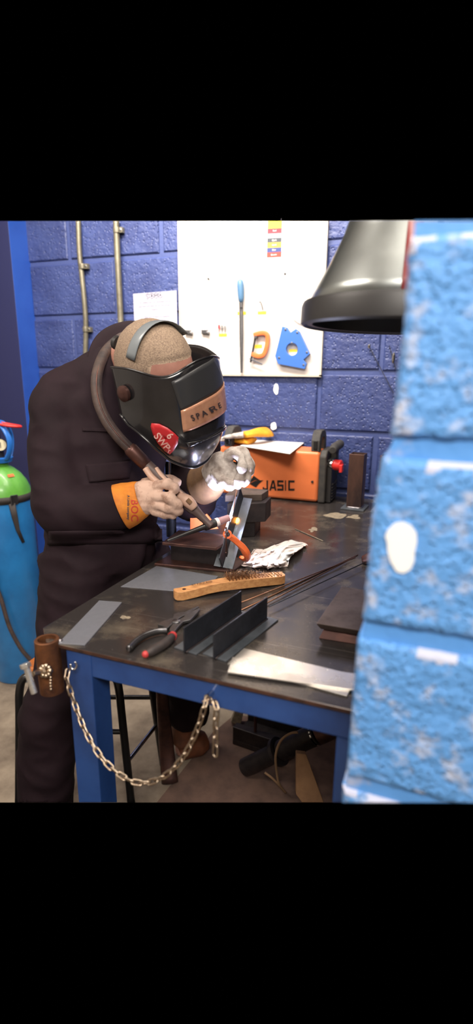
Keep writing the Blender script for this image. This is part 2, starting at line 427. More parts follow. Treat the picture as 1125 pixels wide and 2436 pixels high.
# unseen rest of the workshop, added pale for bounce light and reflections
mat('bounce_paint', rgb(206, 200, 192), .8); mat('bounce_floor', rgb(150, 138, 122), .75)
mb = MB(); mb.boxz(-2.9, 2.4, -2.75, -2.7, 0, 2.95); struct(mb, 'added_wall_front', 'bounce_paint')
mb = MB(); mb.boxz(-2.95, -2.9, -2.7, 2.25, 0, 2.95); struct(mb, 'added_wall_side', 'bounce_paint')
mb = MB(); mb.boxz(2.4, 2.45, -2.7, .9, 0, 2.95); struct(mb, 'added_wall_far_side', 'bounce_paint')
mb = MB(); mb.boxz(-2.9, 2.4, -2.7, 2.25, 2.9, 2.95); struct(mb, 'added_ceiling', 'bounce_paint')
mb = MB(); mb.boxz(-2.9, 2.4, -2.7, .15, -.03, 0); struct(mb, 'added_floor_hall', 'bounce_floor')
# ------------------------------------------------------------------ conduits, notice, board
def wp(px, py, off=0): return ony(px, py, WY-.004-off)
def conduit(name, pts, r, clips, label):
    path = spline([wp(a, b, r+.006) for a, b in pts], 5)
    t = thing(name, path[-1], label, 'conduit', 'conduits on the back wall')
    mb = MB(); mb.tube(path, r, 14); mb.cut(UPPER); mb.build('pipe', 'conduit', t, smooth=True)
    for cx, cy in clips:
        p = wp(cx, cy, r+.006)
        mb = MB(); mb.lathe(p-V3((0, 0, .011)), (0, 0, 1), [(0, r+.003), (.022, r+.003)], 16); mb.box(p+V3((.016, .006, 0)), (.026, .02, .022)); mb.box(p+V3((0, r*.7, 0)), (.03, r*1.2, .02))
        c = mb.build('saddle_clip', 'conduit', t, bevel=.001)
        mb = MB(); mb.lathe(p+V3((.02, -.003, 0)), (0, -1, 0), [(0, .006), (.002, .006), (.003, .003)], 10); mb.build('screw', 'steel', c)
conduit('conduit_pipe', [(186, 520), (189, 600), (194, 650), (200, 710), (204, 770), (203, 850)], .0115, [(196, 634), (204, 784)], 'thin grey steel conduit held by two clips, nearer the left edge')
conduit('conduit_pipe', [(276, 520), (279, 600), (283, 680), (289, 800)], .0135, [(278, 548)], 'thicker grey conduit running down the wall beside the paper notice')
mb = MB(); q = [wp(317, 699, .006), wp(317, 800, .006), wp(421, 800, .006), wp(420, 691, .006)]
q[1] = q[0]+V3((0, 0, -.245)); q[2] = q[3]+V3((0, 0, -.245))
mb.prism(q, (0, -.0008, 0))
notice = mb.build('paper_sign', 'paper_lav', label='white printed paper notice taped to the blue wall left of the whiteboard', cat='notice')
nx_ = (q[3]-q[0]).normalized(); nz_ = V3((0, 0, 1)); ctr = (q[0]+q[3])/2+V3((0, -.0014, 0))
for i, ch in enumerate('CBWA'):
    p = ctr+nx_*((i-1.5)*.0215-.003)+nz_*-.014
    mb = MB(); mb.tube([p+nx_*.0105*math.cos(a*.314)+nz_*.0115*math.sin(a*.314) for a in range(20)], .0009, 6, loop=True); mb.build('letter_ring', 'ink', notice)
    text_mesh('lettering', ch, .0165, p, nx_, nz_, 'ink', notice, bold=.0004)
for i, tx in enumerate(['The welding bays and workshop must be', 'kept clean and ready for the new group of', 'students.', '', '1.   Make sure all tools are replaced', '      on their correct boards.']):
    if tx: text_mesh('lettering', tx, .0098, ctr+nz_*(-.040-.0155*i), nx_, nz_, 'ink_light', notice)
# board
b0, b1, b2, b3 = wp(428, 520), wp(431, 890), wp(762, 889), wp(781, 520)
bx0, bx1, bz0 = -1.118, -.496, ony(600, 890, WY-.02).z
bt = thing('tool_board', ((bx0+bx1)/2, WY, bz0), 'white tool board with a thin edging on the blue block wall', 'board')
mb = MB(); mb.boxz(bx0, bx1, WY-.016, WY-.006, bz0, 2.1); mb.cut(UPPER); mb.build('panel', 'white_board', bt)
for a, b in ((bx0-.007, bx0), (bx1, bx1+.008)):
    mb = MB(); mb.boxz(a, b, WY-.022, WY-.004, bz0-.006, 2.1); mb.cut(UPPER); mb.build('edging', 'board_edge', bt)
mb = MB(); mb.boxz(bx0-.007, bx1+.008, WY-.022, WY-.004, bz0-.008, bz0); mb.build('edging', 'board_edge', bt)
BY = .0125
def bp(px, py, off=0): return ony(px, py, WY-.016-off)
# poster with the colour chart
pq = [bp(492, 500, .001), bp(494, 665, .001), bp(685, 656, .001), bp(690, 495, .001)]
mb = MB(); mb.prism(pq, (0, -.0006, 0)); mb.cut(UPPER)
poster = mb.build('wall_chart', 'paper', label='white wall chart with a column of coloured bars, pinned to the board top', cat='poster')
ys = [520, 544, 556, 567.5, 577.5, 590, 601, 613]
for i, c_ in enumerate(['yellow', 'red', 'grey', 'dark', 'amber', 'navy', 'brick']):
    mb = MB(); sh = lambda x, y: bp(x-(y-528)*.03, y-(x-636)*.05, .0018)
    mb.prism([sh(637, ys[i]), sh(637, ys[i+1]), sh(671, ys[i+1]), sh(671, ys[i])], (0, -.0003, 0)); mb.cut(UPPER)
    bar = mb.build('colour_bar', 'print_'+c_, poster)
    if i: text_mesh('lettering', ['', 'Red', 'Grey', 'Black', 'Gold', 'Blue', 'Brown'][i], .009, sh(654, (ys[i]+ys[i+1])/2)+V3((0, -.0008, 0)), (1, 0, .03), (0, 0, 1), 'paper', bar)
mb = MB()
def line(a, b, wd=.0011):
    p, q_ = bp(*a, .0018), bp(*b, .0018); d = (q_-p).normalized(); n_ = d.cross(V3((0, 1, 0)))*wd/2
    mb.prism([p-n_, q_-n_, q_+n_, p+n_], (0, -.0003, 0))
line((507, 590), (507, 646)); line((507, 646), (669, 634)); line((669, 520), (669, 634)); line((507, 632), (669, 622), .0006)
for x in (532, 558, 584, 610, 635): line((x, 628), (x, 646-(x-507)*.074), .0006)
mb.build('table_lines', 'ink', poster)
for x, y, tx in ((520, 639, 'Electrode'), (545, 637, 'Size'), (571, 635, 'Current'), (597, 633, 'Gas flow'), (623, 631, 'AC / DC'), (652, 629, 'Tungsten colour'), (520, 622, 'Steel'), (545, 618, '1.6 mm'), (652, 617, 'White')):
    text_mesh('lettering', tx, .0058, bp(x, y, .002), (1, 0, .06), (0, 0, 1), 'ink', poster)
for x, y in ((496, 662), (678, 651)):
    mb = MB(); mb.lathe(bp(x, y, .001), (0, -1, 0), [(0, .005), (.003, .005), (.005, .002)], 10); mb.build('drawing_pin', 'steel', poster)
def tool(name, mb, m, label, cat, **k): return mb.build(name, m, label=label, cat=cat, **k)
# yellow label strips
for x, y, w_, h_, lb in ((575, 745, 23, 7, 'yellow label strip behind the long file blade'), (623, 744, 22, 7, 'yellow label strip under the bent hook'), (707, 743, 14, 7, 'yellow label strip beside the hanging clear bag'), (530, 797, 22, 7, 'yellow label strip under the small contact tips'), (613, 824, 22, 8, 'yellow label strip behind the orange clamp'), (697, 834, 20, 6, 'yellow label strip seen through the blue magnet hole')):
    mb = MB(); p = bp(x, y, .001); mb.box(p, (w_/2.13*.0036, .0006, h_/2.13*.0036)); st_ = tool('label_strip', mb, 'label_tape', lb, 'label', group='yellow label strips on the tool board')
    mb = MB(); mb.box(p+V3((0, -.0006, 0)), (w_*.0012, .0004, .0022)); mb.build('print_line', 'print_amber', st_)
# long round file
ft = thing('metal_file', bp(575, 885), 'long steel file with a blue handle hanging on the board', 'file')
mb = MB(); pa = [bp(571, 663, .016), bp(572, 680, .016), bp(573, 700, .016), bp(573.5, 722, .016)]
mb.tube(pa, [.013, .0155, .014, .011], 14); mb.build('handle', 'blue_handle', ft, smooth=True, sub=1)
mb = MB(); mb.tube([bp(573.5, 720, .014), bp(573.5, 732, .014)], [.009, .0075], 10); mb.build('ferrule', 'steel', ft)
mb = MB(); mb.tube([bp(573.5, 730, .012), bp(574, 800, .012), bp(574.5, 887, .012)], [(.0085, .003), (.0085, .003), (.005, .002)], 8, side=(1, 0, 0)); mb.build('blade', 'steel', ft)
# G clamp
ct = thing('g_clamp', bp(612, 870), 'orange G clamp with a black screw hanging on the whiteboard', 'clamp')
path = [(604, 797), (616, 793), (628, 792), (636, 797), (637, 808), (635, 822), (631, 836), (625, 845), (614, 847), (600, 842)]
mb = MB(); mb.tube(spline([bp(a, b, .012) for a, b in path], 3), (.0085, .0095), 8, side=(0, 1, 0), p=.6); mb.build('frame', 'orange_paint', ct, smooth='auto')
mb = MB(); mb.tube([bp(608, 800, .014), bp(596, 862, .014)], .0046, 8); mb.build('screw', 'black_plastic', ct, smooth='auto')
mb = MB(); mb.tube([bp(594, 853, .016), bp(598, 855, .02), bp(624, 867, .02)], .0026, 6); mb.build('tommy_bar', 'mill_steel', ct)
mb = MB(); mb.lathe(bp(610, 799, .014), bp(608, 804)-bp(610, 798), [(0, .009), (.01, .009)], 12); mb.build('swivel_pad', 'steel', ct)
# blue welding magnet with a round hole
out = [(674, 777), (685, 780), (693, 792), (706, 783), (714, 789), (739, 842), (724, 856), (731, 865), (727, 878), (664, 866), (657, 847), (667, 807)]
hole = [(697+14*math.cos(a*math.pi/12), 831+15*math.sin(a*math.pi/12)) for a in range(24)]
def holed(out, hole, fn, off):
    mb = MB(); bm = mb.bm
    vo = [bm.verts.new(fn(*p)) for p in out]; vh = [bm.verts.new(fn(*p)) for p in hole]
    ed = [bm.edges.new((vo[i-1], vo[i])) for i in range(len(vo))]+[bm.edges.new((vh[i-1], vh[i])) for i in range(len(vh))]
    bmesh.ops.triangle_fill(bm, edges=ed, use_beauty=True, use_dissolve=False)
    r = bmesh.ops.extrude_face_region(bm, geom=bm.faces[:])
    for v in r['geom']:
        if isinstance(v, bmesh.types.BMVert): v.co += V3(off)
    return mb
mt = thing('welding_magnet', bp(697, 878), 'blue angular welding magnet with a round hole on the whiteboard', 'magnet')
holed(out, hole, lambda a, b: bp(a, b, .003), (0, -.017, 0)).build('body', 'blue_magnet', mt, bevel=.0012)
for x, y in ((679, 784), (707, 791), (694, 816), (730, 838), (722, 868), (664, 851)):
    mb = MB(); mb.lathe(bp(x, y, .02), (0, -1, 0), [(0, .0042), (.002, .0042), (.0024, .002)], 10); mb.build('rivet', 'steel', mt)
# little fittings on the board
mb = MB(); mb.tube(spline([bp(617, 720, .004), bp(619, 718, .012), bp(623, 726, .01), bp(625, 738, .004)], 4), .0018, 6); tool('wall_hook', mb, 'mill_steel', 'small dark bent hook above a yellow label on the board', 'hook')
for i, (x, y) in enumerate(((521, 777), (528, 778), (535, 779))):
    mb = MB(); mb.tube([bp(x, y-4, .006), bp(x, y+4, .006), bp(x, y+5, .004), bp(x, y+18, .004)], [.004, .0045, .0012, .001], 8)
    tool('contact_tip', mb, ['print_red', 'steel', 'steel'][i], ['small red-headed tip hanging on the board, first of three', 'small grey tip hanging on the board between two others', 'small grey tip hanging on the board, nearest the file'][i], 'welding tip', group='small tips hung on the board')
for i, (x, y, lb) in enumerate(((447, 790, 'small metal bracket on the board just above the helmet rim'), (487, 789, 'small metal clip on the board above the helmet visor, nearer the file'))):
    mb = MB(); mb.box(bp(x, y, .006), (.028, .012, .018)); mb.box(bp(x+8, y+3, .008), (.012, .016, .01)); tool('board_clip', mb, 'steel', lb, 'clip', bevel=.002)
bm_ = MB(); n = 18; rs = []
for i in range(9):
    f = i/8; rs.append([bp(722+30*(f**.6)*math.cos(2*math.pi*k/n)*.95, 742+30*(f**.6)*math.sin(2*math.pi*k/n), .006+.012*(1-f)+.004*noise.noise(V3((k, i*2, 1)))) for k in range(n)])
bm_.rings(rs, cap=False); tool('plastic_bag', bm_, 'clear_bag', 'clear plastic bag hung on the board beside the metal hood', 'bag', smooth=True, solid=.001)
# loose rods hanging at the right of the board
for i, (a, b, lb) in enumerate((((877, 822), (936, 935), 'long thin rod hanging on the blue wall under the hood'), ((926, 822), (942, 880), 'short bright rod hanging by the near wall edge'))):
    t = thing('hanging_rod', wp(*b, .01), lb, 'rod')
    mb = MB(); mb.tube([wp(*a, .012), wp(*b, .012)], .0016, 6); mb.build('wire', 'mill_steel', t)
    p = wp(*((878, 824), (936, 852))[i], .016)
    mb = MB(); mb.ball(p, ((.006, .006, .009), (.007, .007, .022))[i], n=10, m=6); mb.build('bright_tip', 'chrome', t)
# ------------------------------------------------------------------ hood
HA = dep(948, 775, 1.0); ax = (UP*1.0+RT*.03-KK*-.26).normalized()
ht = thing('extractor_hood', HA, 'shiny conical metal hood with a black rim hanging at upper right', 'hood')
def conez(f): return f
x_ = ax.cross(FW).normalized(); y_ = x_.cross(ax).normalized()
mb = MB(); mb.lathe(HA, ax, [(.034, .168), (.06, .158), (.1, .135), (.15, .112), (.2, .096), (.26, .088)], 48, cap=False); mb.cut(UPPER); mb.build('cone', 'hood_metal', ht, smooth='auto', solid=.002)
mb = MB(); mb.lathe(HA, ax, [(0, .170), (-.004, .176), (.0, .181), (.03, .181), (.038, .178), (.04, .168), (.036, .160), (.0, .160), (0, .170)], 48, cap=False); mb.build('rim', 'hood_rim', ht, smooth='auto')
# seam strap on the hood
mb = MB(); an = math.radians(-62)
def hp(h, r, a): return HA+ax*h+(x_*math.sin(a)+y_*-math.cos(a))*r
prof = [(.036, .169), (.06, .160), (.1, .137), (.15, .114), (.2, .098), (.26, .090)]
for a0, a1, m in ((-12, -7, 'hood_rim'),):
    l = [hp(h, r+.001, math.radians(a0)) for h, r in prof]; r_ = [hp(h, r+.001, math.radians(a1)) for h, r in prof]
    mb.rings([l, r_], closed=False); mb.cut(UPPER); mb.build('seam_strip', m, ht, solid=.003)
# red reflection painted as a stripe on the right of the hood
mb = MB(); mb.rings([[hp(h, r+.0015, math.radians(a)) for h, r in prof[:5]] for a in (4, 8, 12, 16)], closed=False); mb.cut(UPPER); mb.build('red_reflection', 'hood_red_reflection', ht, solid=.001, smooth=True)
# ------------------------------------------------------------------ welding bench
tx0, tx1, ty0, ty1 = -.735, .30, .755, 2.215
tt = thing('welding_bench', (-.2, 1.48, 0), 'steel-topped welding bench with a blue painted frame', 'bench')
mb = MB(); top = [V3((tx0+.005, ty0+.045, TZ-.008)), V3((tx0+.05, ty0, TZ-.008)), V3((tx1, ty0, TZ-.008)), V3((tx1, ty1, TZ-.008)), V3((tx0+.045, ty1, TZ-.008))]
mb.prism(top, (0, 0, .008))
for f in mb.bm.faces:
    if abs(f.normal.z) < .5: f.material_index = 1
mb.bm.normal_update()
for f in mb.bm.faces: f.material_index = 1 if abs(f.normal.z) < .5 else 0
mb.build('table_top', ['table_top', 'table_edge'], tt, bevel=.0012)
rz = TZ-.0085
def beam(name, x0, x1, y0, y1, z0, z1, cut=False, m='table_blue'):
    mb = MB(); mb.boxz(x0, x1, y0, y1, z0, z1)
    if cut: mb.cut(LOWER)
    return mb.build(name, m, tt, bevel=.002)
LX = onz(195, 1575, TZ-.02).x
beam('front_rail', -.59, tx1-.02, ty0+.006, ty0+.05, rz-.05, rz)
beam('back_rail', tx0+.1, tx1-.05, ty1-.06, ty1-.015, rz-.05, rz)
beam('side_rail', -.64, -.595, ty0+.06, ty1-.065, rz-.05, rz)
beam('leg', -.642, -.585, ty0+.004, ty0+.061, 0, rz-.0, True)
beam('leg', -.114, -.06, ty0+.008, ty0+.058, 0, rz-.051, True)
beam('leg', -.642, -.585, ty1-.07, ty1-.012, 0, rz-.051)
beam('leg', .2, .257, ty1-.07, ty1-.012, 0, rz-.051)
# gusset plate under the cut-off corner, and the pipe welded to it
mb = MB(); mb.prism([V3((-.70, ty0+.03, rz-.006)), V3((-.645, ty0+.006, rz-.006)), V3((-.59, ty0+.006, rz-.006)), V3((-.64, ty0+.1, rz-.006))], (0, 0, .006)); mb.build('corner_gusset', 'dark_scale', tt)
pc = dep(111, 1520, 1.045); pa_ = V3((.03, -.01, -1)).normalized()
mb = MB()
mb.lathe(pc, pa_, [(0, .0175), (0, .0225), (.001, .0235), (.112, .0235), (.113, .0225), (.113, .0175), (.02, .0178), (0, .0175)], 32, cap=False)
hold = mb.build('rod_holder', 'rust', tt, smooth='auto')
q0 = dep(118, 1590, 1.02); 
mb = MB(); mb.lathe(dep(106, 1594, 1.028), (dep(78, 1604, 1.0)-dep(106, 1594, 1.028)), [(0, .0105), (.008, .0105), (.009, .006), (.03, .0055)], 6); mb.build('weld_nut', 'zinc', hold, bevel=.001)
mb = MB(); mb.tube([dep(62, 1582, .99), dep(70, 1612, .99), dep(82, 1650, .99)], .0058, 14); mb.lathe(dep(59, 1578, .99), dep(70, 1612, .99)-dep(59, 1578, .99), [(0, .0105), (.009, .0105)], 6); mb.build('clamp_bolt', 'bright_steel', hold, bevel=.0012)
mb = MB()
for i in range(9):
    a = i*.7; mb.ball(dep(108+11*math.cos(a), 1596+12*math.sin(a), 1.022), .0042+.002*random.random(), n=8, m=6)
for i in range(5): mb.ball(dep(122+random.uniform(-2, 2), 1612+i*7, 1.0215), .003, n=6, m=5)
mb.build('weld_spatter', 'zinc', hold, smooth=True)
mb = MB(); mb.lathe(dep(138, 1532, 1.055), (1, 0, 0), [(0, .006), (.014, .006)], 8); mb.ball(dep(143, 1526, 1.05), .006, n=8, m=6); mb.build('weld_spatter', 'weld_bead', tt, smooth=True)
# chain hook eye and peg on the bench
HK = dep(173, 1582, 1.025)
mb = MB(); mb.tube(spline([HK+RT*.004+UP*.006, HK+RT*.008, HK+RT*.004-UP*.008, HK-RT*.003-UP*.006, HK-RT*.004+UP*.002], 4), .0022, 8); mb.build('eye_hook', 'chrome', tt, smooth=True)
PG = onz(505, 1645, rz-.028); PG.y = ty0+.006
PG = ony(505, 1645, ty0+.006)
mb = MB(); mb.lathe(PG, (0, -1, 0.12), [(0, .004), (.02, .004), (.021, .0055), (.024, .0055)], 12); mb.build('chain_peg', 'chrome', tt, smooth='auto')
# pale scuffs and burnt patches on the top
for i, (cx, cy, rx, ry) in enumerate([(800, 1226, 26, 6), (840, 1230, 20, 4), (745, 1260, 12, 5), (299, 1469, 11, 4)]):
    mb = MB(); mb.prism(blob(cx, cy, rx, ry, i*2.7+1, lambda a, b: onz(a, b, TZ+.0001), n=30, rough=.8), (0, 0, .0003)); mb.build('paint_splash' if i == 3 else 'worn_patch', 'stain_pale', tt)
# ------------------------------------------------------------------ chain
cpts = [dep(168, 1592, 1.012), dep(166, 1612, 1.006), dep(183, 1668, 1.0), dep(212, 1740, .985), dep(252, 1802, .97), dep(300, 1843, .955), dep(345, 1856, .945), dep(395, 1840, .935), dep(440, 1795, .925), dep(473, 1730, .918), dep(492, 1672, .912), PG+V3((-.002, -.014, -.004)), dep(517, 1672, .897), dep(517, 1720, .897), dep(516, 1780, .897)]
cs = spline(cpts, 30)
acc = [0]
for a, b in zip(cs, cs[1:]): acc.append(acc[-1]+(b-a).length)
def along(d):
    d = max(0, min(d, acc[-1]-1e-6))
    for i in range(len(acc)-1):
        if acc[i+1] >= d:
            f = (d-acc[i])/max(acc[i+1]-acc[i], 1e-9); return cs[i].lerp(cs[i+1], f)
ch = thing('steel_chain', cs[-1], 'zinc plated steel chain hung in a loop along the bench front', 'chain')
pitch = .0152; nl = int(acc[-1]/pitch)
def link_mesh():
    mb = MB(); L_, Wd, rr = .0068, .0044, .0017; pts = []
    for k in range(9): a = -math.pi/2+math.pi*k/8; pts.append(V3((L_-Wd+.0006+Wd*math.cos(a)+.0, Wd*math.sin(a), 0))+V3((.0026, 0, 0)))
    pts += [V3((-p.x, -p.y, 0)) for p in pts]
    mb.tube(pts, rr, 8, loop=True, side=(0, 0, 1)); return mb
lk0 = None
for i in range(nl+1):
    d = pitch*(i+.4)
    a, b = along(d-.006), along(d+.006); X = (b-a).normalized()
    if (b-a).length < .002: continue
    tw = (math.radians(42) if i % 2 else math.radians(-48))+random.uniform(-.2, .2)
    n0 = (KK-X*KK.dot(X)).normalized(); n1 = X.cross(n0); Z = n0*math.cos(tw)+n1*math.sin(tw); Y = Z.cross(X)
    if lk0 is None:
        lk0 = link_mesh().build('chain_link', 'zinc', ch, smooth=True); o = lk0; base_off = WORLD[lk0].copy()
        for v in lk0.data.vertices: v.co += base_off
    else:
        o = lk0.copy(); C.objects.link(o); o.parent = ch
    R_ = Matrix((X, Y, Z)).transposed().to_4x4()
    o.matrix_parent_inverse = Matrix.Translation(-WORLD[ch]); o.matrix_basis = Matrix.Translation(along(d)+V3((0, -.007, 0))) @ R_
# ------------------------------------------------------------------ on the bench
def T(px, py, h=0): return onz(px, py, TZ+h)
def flat(name, pts, z0, th, m, label, cat, group=None, **k):
    mb = MB(); mb.prism([onz(a, b, TZ+z0) for a, b in pts], (0, 0, th)); return mb.build(name, m, label=label, cat=cat, group=group, bevel=.0004, **k)
flat('steel_strip', [(236, 1431), (290, 1435), (202, 1537), (139, 1533)], .0004, .003, 'strip_steel', 'plain flat steel strip lying at the bench corner beside the rusty pipe', 'steel strip')
flat('steel_sheet', [(372, 1347), (519, 1371), (480, 1412), (287, 1396)], .0003, .0008, 'strip_steel', 'thin reflective steel sheet lying in front of the beam offcut', 'steel sheet')
flat('flat_bar', [(580, 1545), (850, 1610), (825, 1659), (541, 1582)], .0005, .003, 'bright_steel', 'lower of two pale flat bars at the bench front edge, askew underneath', 'flat bar', 'pale flat bars on the bench')
flat('flat_bar', [(553, 1566), (848, 1606), (843, 1645), (541, 1602)], .0037, .003, 'bright_steel', 'upper of two pale flat bars, bright and lying on top of the other', 'flat bar', 'pale flat bars on the bench')
def tee(fl, fb, h, label):
    n0, n1, far = (T(*p) for p in fl); t = thing('tee_section', n0, label, 'tee section', 'welded tee sections on the bench')
    W_ = n1-n0; L_ = far-n1; Ld = L_.normalized()
    mb = MB(); mb.prism([n0+V3((0, 0, .0004)), n1+V3((0, 0, .0004)), far+V3((0, 0, .0004)), n0+L_+V3((0, 0, .0004))], (0, 0, .003)); mb.build('flange', 'mill_steel_blue', t, bevel=.0005)
    b = T(*fb, .0034); Wn = W_.normalized()*.0016; e = b+L_*.985
    mb = MB(); mb.hexa([b-Wn, b+Wn, e+Wn, e-Wn], [p+V3((0, 0, h)) for p in (b-Wn, b+Wn, e+Wn, e-Wn)]); mb.build('web', 'mill_steel', t, bevel=.0005)
    for s in (-1, 1):
        mb = MB(); mb.tube([b+L_*f+Wn*2*s for f in [i/24*.97+.01 for i in range(25)]], [.0016+.0006*((i*7) % 3)/2 for i in range(25)], 6); mb.build('weld_bead', 'dark_scale', t, smooth=True)
tee([(414, 1543), (467, 1560), (600, 1462)], (438, 1552), .051, 'dark steel tee section standing on the bench, the one beside the pliers')
tee([(482, 1558), (538, 1576.5), (662, 1477)], (508, 1567), .049, 'dark steel tee section standing on the bench, the one nearer the flat bars')
# pliers
pt_ = thing('welding_pliers', T(400, 1510), 'steel pliers with dark worn handles lying open on the bench', 'pliers')
def pl(pts, z0, th, name, m, **k):
    mb = MB(); mb.prism([T(a, b, z0) for a, b in pts], (0, 0, th)); return mb.build(name, m, pt_, bevel=.0012, **k)
pl([(474, 1451), (476, 1456), (463, 1470), (452, 1481), (437, 1484), (424, 1497), (412, 1512), (402, 1505), (405, 1497), (414, 1487), (424, 1480), (437, 1473), (440, 1468)], .006, .006, 'jaw', 'steel')
pl([(470, 1450), (474, 1452), (445, 1470), (432, 1476), (420, 1485), (410, 1494), (396, 1506), (388, 1498), (375, 1494), (386, 1487), (411, 1478), (413, 1470), (425, 1465), (440, 1464)], .001, .009, 'jaw', 'steel')
mb = MB(); mb.lathe(T(419, 1482, .009), (0, 0, 1), [(0, .0085), (.005, .0085), (.006, .007)], 20); mb.build('pivot', 'steel', pt_, smooth='auto')
mb = MB(); mb.tube(spline([T(a, b, .009) for a, b in ((398, 1500), (374, 1502), (345, 1512), (322, 1527), (307, 1543))], 6), (.0062, .007), 10, side=(0, 0, 1)); mb.build('handle', 'black_plastic', pt_, smooth=True)
mb = MB(); mb.tube(spline([T(a, b, .0105) for a, b in ((398, 1500), (374, 1502), (345, 1512), (322, 1527), (306, 1544))], 6), (.0062, .003), 8, side=(0, 0, 1)); mb.build('steel_core', 'steel', pt_, smooth=True)
mb = MB(); mb.tube(spline([T(a, b, .0105) for a, b in ((411, 1512), (398, 1526), (380, 1539), (362, 1549), (347, 1556))], 6), lerpl([(.007, .008), (.009, .0095), (.0092, .0095), (.009, .009), (.006, .006)], 6), 12, side=(0, 0, 1)); g = mb.build('handle_grip', 'grip_black', pt_, smooth=True)
mb = MB(); mb.lathe(T(412, 1511, .0105), T(398, 1526)-T(411, 1512), [(0, .0085), (.006, .0092)], 14); mb.build('grip_band', 'grip_red', g)
mb = MB(); mb.ball(T(346, 1556.5, .0105), .0066); mb.build('grip_end', 'grip_red', g, smooth=True)
# wire brush
br = thing('wire_brush', T(560, 1415), 'wooden wire brush with splayed bristles lying on the bench', 'brush')
A_, B_ = T(420, 1434), T(682, 1391); X = (B_-A_); LB = X.length; X.normalize(); Y = V3((0, 0, 1)).cross(X)
def bl(u, v, z): return A_+X*(u*LB)+Y*v+V3((0, 0, z))
prof = [(0, .006, .003), (.015, .012, .002), (.06, .0145, .001), (.16, .014, .003), (.28, .0135, .007), (.4, .0145, .009), (.48, .017, .009), (.58, .018, .008), (.8, .0175, .005), (.95, .0165, .002), (.99, .013, .002), (1, .008, .003)]
pp = []; 
for a, b in zip(prof, prof[1:]):
    for k in range(4): pp.append(tuple(a[i]+(b[i]-a[i])*k/4 for i in range(3)))
pp.append(prof[-1])
mb = MB(); mb.rings([[bl(u, y, z+dz) for y, dz in ((.0-hw+.018, 0), (hw+.018, 0), (hw+.018, .021), (-hw+.018, .021))] for u, hw, z in pp])
bh = mb.build('handle', 'wood', br, smooth='auto', bevel=.003, seg=3)
mb = MB(); mb.lathe(bl(.085, .018, .0225), (0, 0, 1), [(0, .0045), (.0005, .0045)], 14); mb.build('hang_hole', 'brown_steel', bh)
text_mesh('lettering', 'STAINLESS', .011, bl(.24, .018, .0285), X-V3((0, 0, -.04)), Y, 'copper_rod', bh, bold=.0002, depth=.0022)
mb = MB(); mbt = MB()
for i in range(17):
    for j in range(4):
        u = .47+.5*i/16.5; v = .018+(j-1.5)*.0075+random.uniform(-.001, .001)
        zt = .0275-.006*max(0, (u-.5)/.5)
        base = bl(u, v, zt); mbt.lathe(base, (0, 0, 1), [(0, .0014), (.004, .0013)], 6)
        lng = .024 if u < .66 else (.017 if u < .8 else .009)
        for k in range(11 if u < .66 else (5 if u < .82 else 2)):
            a = random.uniform(0, 6.28); sp = random.uniform(.2, 1.2); d = V3((math.cos(a), math.sin(a), 0))*sp*.011
            L1 = lng*random.uniform(.55, 1.05); cz = random.uniform(-.4, .25)
            mb.tube([base, base+V3((0, 0, L1*.5))+d*.25, base+V3((0, 0, L1*.85))+d*.8, base+V3((0, 0, L1*(.85+cz*.5)))+d*1.5], .00032, 3, cap=False)
mb.build('bristles', 'bristle', br, kind='stuff'); mbt.build('bristle_roots', 'bristle', bh)
# I beam offcut
bt_ = thing('beam_offcut', V3((-.585, 1.26, TZ)), 'short offcut of reddish dark steel I beam standing on the bench', 'steel beam')
mb = MB(); mb.prism([V3((-.697, 1.202, TZ)), V3((-.49, 1.226, TZ)), V3((-.478, 1.245, TZ)), V3((-.468, 1.335, TZ)), V3((-.69, 1.31, TZ))], (0, 0, .007)); mb.build('bottom_flange', 'brown_steel', bt_, bevel=.002, seg=3)
mb = MB(); mb.prism([V3((-.662, 1.186, TZ+.068)), V3((-.512, 1.199, TZ+.068)), V3((-.505, 1.313, TZ+.068)), V3((-.672, 1.302, TZ+.068))], (0, 0, .008)); mb.build('top_flange', 'brown_steel', bt_, bevel=.002, seg=3)
mb = MB(); mb.prism([V3((-.668, 1.245, TZ+.0065)), V3((-.505, 1.255, TZ+.0065)), V3((-.505, 1.263, TZ+.0065)), V3((-.668, 1.253, TZ+.0065))], (0, 0, .062)); mb.build('web', 'dark_scale', bt_)
# tee being welded, leaning on the end of the beam
wt = thing('leaning_tee_section', dep(530, 1350, 1.43), 'steel tee section being welded, clamped upright against the beam offcut', 'tee section')
f0, f1, f2, f3 = dep(508, 1346, 1.425), dep(553, 1354, 1.418), dep(600, 1186, 1.495), dep(559, 1181, 1.505)
fn = (f1-f0).cross(f3-f0).normalized(); fn = fn if fn.dot(KK) > 0 else -fn
mb = MB(); mb.hexa([f0, f1, f2, f3], [p-fn*.004 for p in (f0, f1, f2, f3)]); mb.build('flange', 'mill_steel_blue', wt, bevel=.0005)
w0, w1 = f0.lerp(f1, .46), f3.lerp(f2, .46); sd = (f1-f0).normalized()
o0, o1 = dep(521, 1328, 1.392), dep(571, 1160, 1.470)
mb = MB(); th = sd*.0016; mb.hexa([w0-th, w0+th, w1+th, w1-th], [o0-th, o0+th, o1+th, o1-th]); mb.build('web', 'mill_steel', wt, bevel=.0005)
mb = MB(); mb.tube([w0.lerp(w1, f)-sd*.003+fn*.002 for f in [i/20*.6 for i in range(21)]], .0026, 6); mb.build('weld_bead', 'weld_bead', wt, smooth=True)
hs = w0.lerp(w1, .655)+sd*.0035+fn*.003
mb = MB(); mb.ball(hs, (.0062, .0042, .0085), n=12, m=8, ax=(sd, fn, sd.cross(fn))); mb.build('glowing_weld', 'hot_metal', wt, smooth=True, label='orange glowing hot spot')
